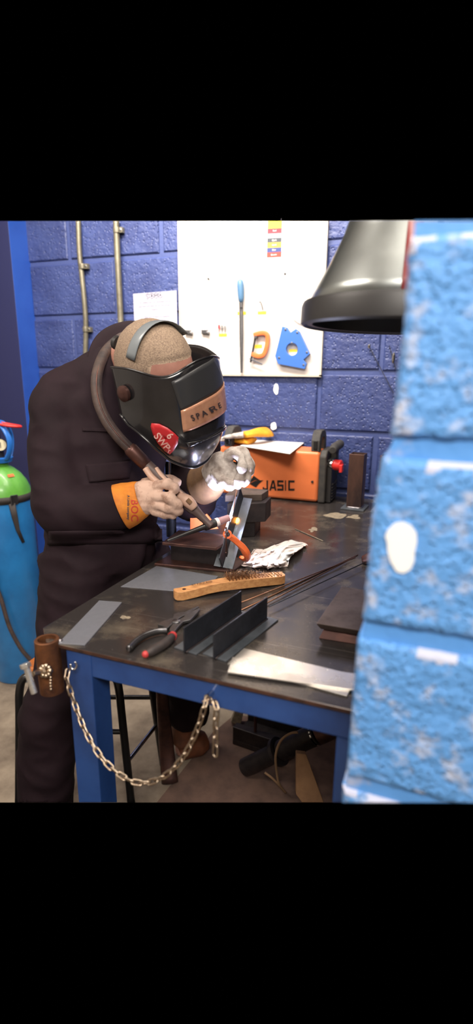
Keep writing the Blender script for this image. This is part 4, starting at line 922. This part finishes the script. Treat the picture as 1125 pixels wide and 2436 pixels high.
for s_ in (-1, 1):
    mb.ball(hl(-.045+.045, .004+s_*.078, .01+.018), (.02, .008, .032), (hf, hs, hu), 10, 8)
    mb.ball(hl(.05+.045, .004+s_*.032, .022+.018), (.014, .018, .010), (hf, hs, hu), 10, 8)
mb.ball(hl(.058+.045, .004, -.043+.018), (.013, .024, .011), (hf, hs, hu), 10, 8)
for pal, fin, kf in ((rpalm, rf, .0075), (lpalm, lf, .0075)):
    mb.tube(D(pal), [(.025, .016), (.03, .016), (.03, .015), (.028, .012)], 12, side=UP)
    for f in fin: mb.tube([dep(*pal[-1])]+D(f), kf, 8)
toe = onz(492, 1760, .045); heel = onz(424, 1782, .04); mb.tube([dep(446, 1712, 1.935), heel.lerp(toe, .2), toe], [.045, .04, .025], 10)
me_person = mb.build('person', 'skin', remesh=.0065, relax=3, cut=LOWER, label='person in dark coverall and hide gloves bending over the bench to weld', cat='person')
PR = me_person
def wrk(p):
    a = noise.noise(V3((p.x*8, p.y*8, p.z*13)))*.008+(.5-abs(noise.noise(V3((p.x*11+p.z*9, p.y*11, p.z*17+4)))))*.009-.004
    return a+.003
mb = MB()
mb.tube(spline(D(torso), 5), lerpl(t_r, 5), 28, side=SIDE)
mb.ball(dep(160, 938, 1.487), .073); mb.ball(dep(412, 958, 1.64), .078); mb.tube(spline(D(narm), 6), lerpl(n_r, 6), 20); mb.tube(spline(D(farm), 6), lerpl(f_r, 6), 20)
mb.tube([dep(158, 938, 1.485), dep(215, 914, 1.50), dep(270, 896, 1.53)], [.07, .074, .074], 18)
mb.tube([dep(415, 955, 1.64), dep(360, 930, 1.60), dep(300, 890, 1.55)], [.075, .085, .085], 18)
mb.tube(spline(D(nleg), 6), lerpl(nl_r, 6), 20); mb.tube(spline(D(fleg), 6), lerpl(fl_r, 6), 20)
mb.tube([dep(190, 1300, 1.545), dep(320, 1310, 1.61)], [.125, .125], 18)
# bloused fold above the belt
mb.tube(spline([dep(128, 1255, 1.50), dep(180, 1272, 1.47), dep(250, 1276, 1.47), dep(330, 1268, 1.50), dep(372, 1262, 1.56)], 4), [.024]*17, 10)
cov = mb.build('coverall', 'coverall', PR, remesh=.009, relax=6, wrinkle=wrk, cut=LOWER)
mb = MB(); mb.tube(spline([dep(238, 892, 1.46), dep(240, 850, 1.475), dep(258, 816, 1.50), dep(292, 796, 1.53), dep(334, 792, 1.56), dep(372, 820, 1.59)], 6), (.036, .006), 12, side=UP*.9+RT*-.35); mb.build('collar', 'coverall', cov, smooth=True)
bpy.context.view_layer.update()
from mathutils.bvhtree import BVHTree
def bvh_of(o):
    dg = bpy.context.evaluated_depsgraph_get(); ev = o.evaluated_get(dg); m = ev.to_mesh(); mw = ev.matrix_world
    b = BVHTree.FromPolygons([mw @ v.co for v in m.vertices], [tuple(p.vertices) for p in m.polygons]); ev.to_mesh_clear(); return b
bc = bvh_of(cov)
def drape(b, px, py, off, fb=1.45):
    d = ray(px, py).normalized(); h, n, i, dist = b.ray_cast(CAM, d)
    if h is None:
        q = b.find_nearest(dep(px, py, fb))[0]; return dep(px, py, (q-CAM).dot(FW))+KK*off
    if n.dot(d) > 0: n = -n
    return h+n*off
def patch(b, c, off, name, m, parent, nu=10, nv=8, th=.002, **k):
    mb = MB(); g = []
    for i in range(nu+1):
        r = []
        for j in range(nv+1):
            u, v = i/nu, j/nv
            x = (c[0][0]*(1-u)+c[1][0]*u)*(1-v)+(c[3][0]*(1-u)+c[2][0]*u)*v; y = (c[0][1]*(1-u)+c[1][1]*u)*(1-v)+(c[3][1]*(1-u)+c[2][1]*u)*v
            r.append(drape(b, x, y, off, 1.40))
        g.append(r)
    mb.rings(g, closed=False); return mb.build(name, m, parent, smooth=True, solid=th, **k)
patch(bc, [(203, 1106), (312, 1096), (306, 1136), (212, 1150)], .004, 'pocket_flap', 'coverall', cov)
patch(bc, [(196, 1018), (262, 1020), (262, 1028), (196, 1026)], .003, 'pocket_edge', 'coverall', cov)
patch(bc, [(118, 1262), (385, 1258), (386, 1290), (116, 1296)], .004, 'waistband', 'coverall', cov, nu=24, nv=4)
mb = MB(); mb.tube([dep(446, 1690, 1.94), dep(444, 1722, 1.945), heel.lerp(toe, .15)+V3((0, 0, .02))], [.05, .054, .052], 16); mb.tube([heel, heel.lerp(toe, .35)+V3((0, 0, .012)), heel.lerp(toe, .7), toe], [(.048, .044), (.05, .055), (.052, .045), (.035, .03)], 16, side=(0, 1, 0))
bo = mb.build('boot', 'boot_brown', PR, remesh=.006, relax=4)
# hair: short grey cap over crown and back
mb = MB(); ax3 = (hf, hs, hu); rs = []
for i in range(22):
    th = math.pi/2-i/21*math.radians(112); ring = []
    for k in range(40):
        a = 2*math.pi*k/40
        r0_ = 1.03+.018*noise.noise(V3((math.cos(a)*4, math.sin(a)*4, i*.5)))
        d = V3((math.cos(th)*math.cos(a), math.cos(th)*math.sin(a), math.sin(th)))
        lim = math.radians(10) if math.cos(a) > .55 else math.radians(-22)
        if th < lim: thc = lim; d = V3((math.cos(thc)*math.cos(a), math.cos(thc)*math.sin(a), math.sin(thc))); r0_ = .985
        ring.append(HEAD+hf*(d.x*.11*r0_+.008)+hs*(d.y*.08*r0_)+hu*(d.z*.108*r0_))
    rs.append(ring)
mb.rings(rs, cap=True); hair = mb.build('hair', 'hair', PR, smooth=True)
# gloves
def glove(name, pal, fin, fr, pr, cuff, cr, mh, mc, lab, fill=None):
    mb = MB(); mb.tube(spline(D(pal), 4), lerpl(pr, 4), 18, side=UP)
    for f, r in zip(fin, fr):
        pts = spline(D(f), 5); mb.tube(pts, [r*(1+.12*math.sin(i*1.3))*(1 if i < len(pts)-2 else (.85 if i < len(pts)-1 else .5)) for i in range(len(pts))], 12)
        mb.tube([dep(*pal[-2]), pts[0], pts[2]], [r*1.05, r*1.05, r], 10)
    for b_ in fill or (): mb.ball(dep(*b_[:3]), b_[3])
    g = mb.build(name, mh, PR, remesh=.0028, relax=3, wrinkle=lambda p: noise.noise(V3((p.x*38, p.y*38, p.z*55)))*.0022+(.4-abs(noise.noise(V3((p.x*30+p.z*20, p.y*30, p.z*34+7)))))*.0018, label=lab)
    cp_ = spline(D(cuff), 4); mb = MB(); mb.tube(cp_, lerpl(cr, 4), 28, side=UP, cap=False)
    c = mb.build('gauntlet', mc, g, smooth=True, solid=.003, label=lab.split(' glove')[0]+' gauntlet cuff'); return g, c
rg, rc = glove('welding_glove', rpalm, rf, (.0138, .0142, .0135, .0125, .0145), [(.036, .026), (.045, .03), (.046, .029), (.04, .025)], [(288, 1206, 1.412), (306, 1199, 1.412), (325, 1191, 1.41), (340, 1185, 1.405)], [(.061, .06), (.058, .055), (.051, .044), (.045, .034)], 'glove_hide', 'glove_cuff', 'pale hide right glove with an orange cuff')
lg_, lc = glove('welding_glove', lpalm, lf, (.0135, .014, .0135, .0125, .0145), [(.042, .03), (.048, .034), (.044, .032), (.03, .024)], [(481, 1152, 1.585), (494, 1147, 1.56), (508, 1136, 1.53), (518, 1127, 1.51)], [(.06, .052), (.058, .048), (.05, .04), (.042, .032)], 'glove_grey', 'cuff_tan', 'grey left glove with a tan cuff', [(552, 1118, 1.478, .024), (548, 1132, 1.464, .019), (566, 1122, 1.464, .019), (520, 1118, 1.485, .03)])
bpy.context.view_layer.update(); bcf = bvh_of(rc)
def cuff_text(s, size, px, py, m, sp=1):
    def wf(x, y):
        return drape(bcf, px+y*930, py+x*930, .0012, 1.36)
    text_mesh('lettering', s, size, (0, 0, 0), (1, 0, 0), (0, 1, 0), m, rc, warp=wf, bold=.0002, space=sp)
cuff_text('BOC', .026, 319, 1214, 'print_brick', 1.1)
cuff_text('A Linde company', .0088, 305, 1207, 'ink')
# ------------------------------------------------------------------ helmet
def shell_at(phi, u, off=0):
    tb_ = max(0, -.03-u)/.18; w_ = .122*(1-.72*min(tb_, 1)**2.3); fr = .158*(1-.52*min(max(0, -.07-u)/.14, 1)**2)
    a = math.radians(phi); sg = 1 if phi >= 0 else -1; ap = abs(a); pw = .72
    if ap <= math.pi/2: s_, f_ = w_*math.sin(ap)**pw, fr*max(math.cos(ap), 0)**pw
    else: s_, f_ = w_, -(ap-math.pi/2)/math.radians(20)*.055
    p = hl(f_, sg*s_, u)
    if off: p += (hf*(f_/.15)+hs*(sg*s_/.118)).normalized()*off
    return p
def ub(phi):
    a = abs(phi); return -.185+.04*(a/60)**2 if a < 60 else -.145+.12*((a-60)/38)
def ut(phi):
    return .088-.02*math.sin(math.radians(min(abs(phi), 90)*2))**2
he = thing('welding_helmet', hl(0, 0, -.2), 'black welding helmet with a taped visor worn over the person\'s face', 'helmet')
NP, NV = 56, 26; rs = []
for j in range(NV+1):
    v = j/NV; rs.append([shell_at(-98+196*i/NP, ub(-98+196*i/NP)*(1-v)+ut(-98+196*i/NP)*v) for i in range(NP+1)])
mb = MB(); mb.rings(rs, closed=False); sh = mb.build('shell', ['helmet_shell', 'helmet_inner'], he, smooth=True, solid=.0035)
sh.modifiers[-1].offset = -1; sh.modifiers[-1].use_rim = True
# bottom closure under the chin
mb = MB(); mb.tube([shell_at(p, ub(p), .001) for p in range(-98, 99, 4)], .0032, 8); mb.build('lower_edge', 'helmet_shell', he, smooth=True)
mb = MB(); mb.tube([shell_at(p, ut(p), -.001) for p in range(-98, 99, 4)], .0026, 8); mb.build('upper_edge', 'helmet_shell', he, smooth=True)
CAND = [(p, u*.004, shell_at(p, u*.004)) for p in range(-70, 101, 2) for u in range(-50, 32)]
def proj(p):
    q = p-CAM; z = q.dot(FW); return 562.5+FPX*q.dot(RT)/z, 1218-FPX*q.dot(UP)/z
CP = [(p, u, *proj(x)) for p, u, x in CAND if ((hf*0+x)-hl(-.02, 0, u)).dot(KK) > -.03]
def inv(px, py):
    b = sorted(CP, key=lambda c: (c[2]-px)**2+(c[3]-py)**2)[:4]; ws = [1/((c[2]-px)**2+(c[3]-py)**2+.5) for c in b]; t = sum(ws)
    a, u = b[0][0], b[0][1]
    for _ in range(5):
        x0, y0 = proj(shell_at(a, u)); xa, ya = proj(shell_at(a+.5, u)); xu, yu = proj(shell_at(a, u+.001))
        ja, jb, jc, jd = (xa-x0)/.5, (xu-x0)/.001, (ya-y0)/.5, (yu-y0)/.001; det = ja*jd-jb*jc
        if abs(det) < 200: break
        ex, ey = px-x0, py-y0; da, du = (ex*jd-ey*jb)/det, (ja*ey-jc*ex)/det
        a += max(-4, min(4, da)); u += max(-.02, min(.02, du))
    if abs(a-b[0][0]) > 8 or abs(u-b[0][1]) > .03: return b[0][0], b[0][1]
    return a, u
def hpatch(c, off, name, m, parent, nu=12, nv=8, th=.0015, **k):
    ci = [inv(*p) for p in c]; mb = MB(); g = []
    for i in range(nu+1):
        u = i/nu; r = []
        for j in range(nv+1):
            v = j/nv
            f = lambda a: (ci[0][a]*(1-u)+ci[1][a]*u)*(1-v)+(ci[3][a]*(1-u)+ci[2][a]*u)*v
            r.append(shell_at(f(0), f(1), off))
        g.append(r)
    mb.rings(g, closed=False); return mb.build(name, m, parent, smooth=True, solid=th, **k)
hpatch([(407, 908), (506, 850), (534, 908), (430, 978)], .003, 'visor', 'visor', he)
tp = hpatch([(429, 976), (533, 908), (541, 966), (435, 1027)], .0045, 'visor_cover', 'visor_tape', he, label='coppery clear cover taped over the lower visor')
def lin_map(px, py, d=8):
    a0, u0 = inv(px, py); a1, u1 = inv(px-d, py); a2, u2 = inv(px+d, py); a3, u3 = inv(px, py-d); a4, u4 = inv(px, py+d)
    return lambda x, y: (a0+(a2-a1)/(2*d)*(x-px)+(a4-a3)/(2*d)*(y-py), u0+(u2-u1)/(2*d)*(x-px)+(u4-u3)/(2*d)*(y-py))
def htext(s, size, px, py, ang, m, parent, off, sc_=940, bold=0):
    ca, sa = math.cos(math.radians(ang)), math.sin(math.radians(ang)); lm = lin_map(px, py)
    def wf(x, y):
        X_, Y_ = x*sc_, y*sc_; return shell_at(*lm(px+X_*ca-Y_*sa, py-X_*sa-Y_*ca), off)
    text_mesh('lettering', s, size, (0, 0, 0), (1, 0, 0), (0, 1, 0), m, parent, warp=wf, bold=bold)
htext('S P A R E', .02, 482, 982, 25, 'marker', tp, .0085, bold=.0004)
st_pts = [(361, 1008), (378, 1009), (398, 1018), (414, 1030), (425, 1041), (424, 1056), (415, 1072), (405, 1083), (392, 1074), (376, 1054), (366, 1034), (360, 1016)]
mb = MB(); cpt = (393, 1043); ctr_v = shell_at(*inv(*cpt), .0035)
lm_ = lin_map(*cpt, 10); rs_ = []
for f in (.02, .35, .7, 1): rs_.append([shell_at(*lm_(cpt[0]+(x-cpt[0])*f, cpt[1]+(y-cpt[1])*f), .0035) for x, y in st_pts])
mb.rings(rs_, cap=False); sk = mb.build('red_sticker', 'sticker_red', he, solid=.0006, smooth=True)
htext('SWP', .024, 386, 1050, -51, 'sticker_print', sk, .0045, bold=.0004)
htext('6', .024, 404, 1036, -51, 'sticker_print', sk, .0045, bold=.0004)
mb = MB(); mb.tube([shell_at(*lm_(a, b), .0045) for a, b in ((397, 1060), (401, 1068), (406, 1062), (402, 1070), (407, 1072), (402, 1072), (400, 1079))], .0006, 4); mb.build('star_mark', 'sticker_print', sk)
for i, (c, o_) in enumerate((([(440, 1052), (520, 1010), (526, 1018), (446, 1062)], .004),)): hpatch(c, o_, 'chin_ridge', 'helmet_shell', he, th=.004)
# headgear inside
hb = [hl(-.045+.103*math.cos(a), .004+.082*math.sin(a), .085+.012*math.sin(a*2)) for a in [2*math.pi*k/32 for k in range(32)]]
sp = []
for k in range(17):
    th_ = math.radians(18+118*k/16); f0 = .012+.056*k/16; kk_ = math.sqrt(1-(f0/.118)**2)*1.07
    sp.append(HEAD+hf*(f0+.008)+hs*(.08*kk_*math.cos(th_))+hu*(.108*kk_*math.sin(th_)))
mb = MB(); mb.tube(sp, (.0165, .002), 12, side=hf); mb.build('crown_strap', 'headband', he, smooth=True)
mb = MB(); mb.tube(spline([HEAD+hf*(.103*math.cos(a))+hs*(.081*math.sin(a))+hu*(-.012-.012*math.cos(a)) for a in [2*math.pi*k/16 for k in range(16)]], 3, closed=True), (.002, .014), 8, loop=True, side=None); mb.build('headband', 'black_plastic', he, smooth=True)
mb = MB(); kb = HEAD-hf*.108+hu*.05; mb.lathe(kb, -hf+hu*.2, [(0, .018), (.012, .018), (.016, .012)], 18); mb.build('ratchet_knob', 'black_plastic', he, smooth='auto')
pv = shell_at(88, .03, .003)
mb = MB(); mb.lathe(pv, hs, [(0, .019), (.008, .019), (.012, .012), (.013, .006)], 18); mb.build('pivot_knob', 'brown_steel', he, smooth='auto')
# ------------------------------------------------------------------ torch
to = thing('welding_torch', dep(430, 1180, 1.40), 'grey welding torch with a long black back cap in the right glove', 'welding torch')
mb = MB(); hpth = spline([dep(348, 1106, 1.405), dep(372, 1128, 1.40), dep(400, 1156, 1.396), (dep(435, 1188, 1.398)), dep(463, 1214, 1.402)], 5)
mb.tube(hpth, lerpl([(.0165, .0165), (.016, .015), (.015, .014), (.0175, .0165), (.015, .0145)], 5), 18, side=UP+RT); hd = mb.build('handle', 'torch_grey', to, smooth='auto')
mb = MB(); mb.tube(spline([dep(346, 1114, 1.388), dep(360, 1134, 1.386), dep(378, 1150, 1.384)], 4), (.009, .008), 10); mb.build('grip_inlay', 'torch_beige', hd, smooth=True)
mb = MB(); mb.tube(spline([dep(372, 1113, 1.39), dep(384, 1130, 1.385), dep(405, 1150, 1.38), dep(437, 1176, 1.382)], 4), lerpl([(.006, .004), (.007, .004), (.006, .004), (.004, .003)], 4), 10); mb.build('trigger_lever', 'torch_beige', hd, smooth=True)
mb = MB(); mb.tube(spline([dep(424, 1178, 1.388), dep(446, 1192, 1.384), dep(462, 1208, 1.39)], 4), lerpl([(.010, .012), (.0165, .014), (.012, .012)], 4), 12, side=UP+RT); mb.build('grip_inlay', 'torch_beige', hd, smooth=True)
mb = MB(); mb.tube([dep(445, 1188, 1.366), dep(454, 1197, 1.368)], [(.0055, .002), (.0055, .002)], 10, side=UP+RT); mb.build('button', 'cuff_tan', hd, smooth='auto')
mb = MB(); mb.tube(spline([dep(460, 1210, 1.401), dep(478, 1228, 1.402), dep(490, 1240, 1.402), dep(503, 1252, 1.402)], 4), lerpl([(.0145, .0145), (.011, .011), (.0095, .0095), (.0095, .0095)], 4), 14); mb.build('neck', 'torch_grey', to, smooth=True)
c0_, c1_ = dep(398, 1286, 1.36), dep(550, 1230, 1.436)
def ax_(f): return c0_.lerp(c1_, f)
mb = MB(); mb.tube([ax_(0), ax_(.01), ax_(.3), ax_(.5), ax_(.58)], [.003, .0036, .0055, .0072, .0085], 16); mb.build('back_cap', 'flat_black', to, smooth='auto')
mb = MB(); mb.tube([ax_(.57), ax_(.575), ax_(.74), ax_(.745)], [.0085, .0112, .0112, .0095], 18); mb.build('torch_head', 'black_plastic', to, smooth='auto')
mb = MB(); mb.tube([ax_(.742), ax_(.745), ax_(.79), ax_(.795)], [.009, .0118, .0118, .01], 20); mb.build('insulator', 'ceramic_white', to, smooth='auto')
mb = MB(); mb.tube([ax_(.79), ax_(.8), ax_(.96), ax_(.962), ax_(.9)], [.009, .0105, .0092, .007, .006], 20); mb.build('cup', 'ceramic', to, smooth='auto')
mb = MB(); mb.tube([ax_(.94), ax_(1.0)], [.0014, .0006], 6); el = mb.build('electrode', 'steel', to)
ARC = ax_(1.0)
mb = MB(); mb.ball(ARC, .0032, n=10, m=8); mb.build('arc_flame', 'arc', el, smooth=True)
mb = MB(); hz = spline([dep(330, 782, 1.60), dep(285, 806, 1.52), dep(250, 840, 1.45), dep(231, 890, 1.40), dep(232, 945, 1.385), dep(250, 995, 1.375), dep(282, 1040, 1.375), dep(318, 1076, 1.39), dep(338, 1097, 1.403)], 6)
mb.tube(hz, .0145, 14); mb.build('cable_sleeve', 'hose_dark', to, smooth=True)
mb = MB(); mb.tube(spline([p+KK*.0135+RT*.004 for p in hz[::6]], 6), .0022, 6); mb.build('sleeve_seam', 'brown_steel', to, smooth=True)
mb = MB(); mb.tube([dep(306, 1064, 1.385), dep(312, 1070, 1.387), dep(336, 1094, 1.401), dep(350, 1108, 1.405)], [.0155, .019, .0185, .0165], 16); mb.build('cable_boot', 'brown_steel', to, smooth=True)
mb = MB(); mb.tube([dep(572, 1092, 1.445), dep(563, 1165, 1.452), dep(552, 1228, 1.442)], .0012, 6); mb.build('filler_rod', 'copper_rod', label='thin filler rod held in the grey glove at the weld', cat='rod', group=None)
# ------------------------------------------------------------------ light
def area(name, loc, to_, size, power, col, sy=None, spread=math.pi):
    l = bpy.data.lights.new(name, 'AREA'); l.energy = power; l.color = col; l.size = size; l.spread = spread
    if sy: l.shape = 'RECTANGLE'; l.size_y = sy
    o = bpy.data.objects.new(name, l); C.objects.link(o); o.location = loc
    o.rotation_euler = (V3(to_)-V3(loc)).to_track_quat('-Z', 'Y').to_euler(); return o
WARM, COOL = (1, .9, .78), (.86, .92, 1)
l = bpy.data.lights.new('weld_arc_light', 'POINT'); l.energy = 7.5; l.color = (.68, .72, 1); l.shadow_soft_size = .004
o = bpy.data.objects.new('weld_arc_light', l); C.objects.link(o); o.location = ARC+KK*.004-sd*.006
area('tube_light_over_board', (-.95, 1.45, 2.62), (-.95, 2.25, 1.75), 1.2, 28, (1, .93, .84), .15, math.radians(110))
area('fill_light_bench', (-.1, 1.1, 2.75), (-.35, 1.3, .85), .7, 20, WARM, .7)  # added fill to brighten the bench, no fitting known there
area('ceiling_light_hall', (.5, -1.0, 2.7), (-.3, 1.2, .9), 1.2, 60, (1, .93, .85), .5)
area('fill_light_left', (-1.6, .2, 2.6), (-1.2, 1.5, .4), 1.0, 24, (1, .9, .8), .4)  # unseen fill added for the floor and left side
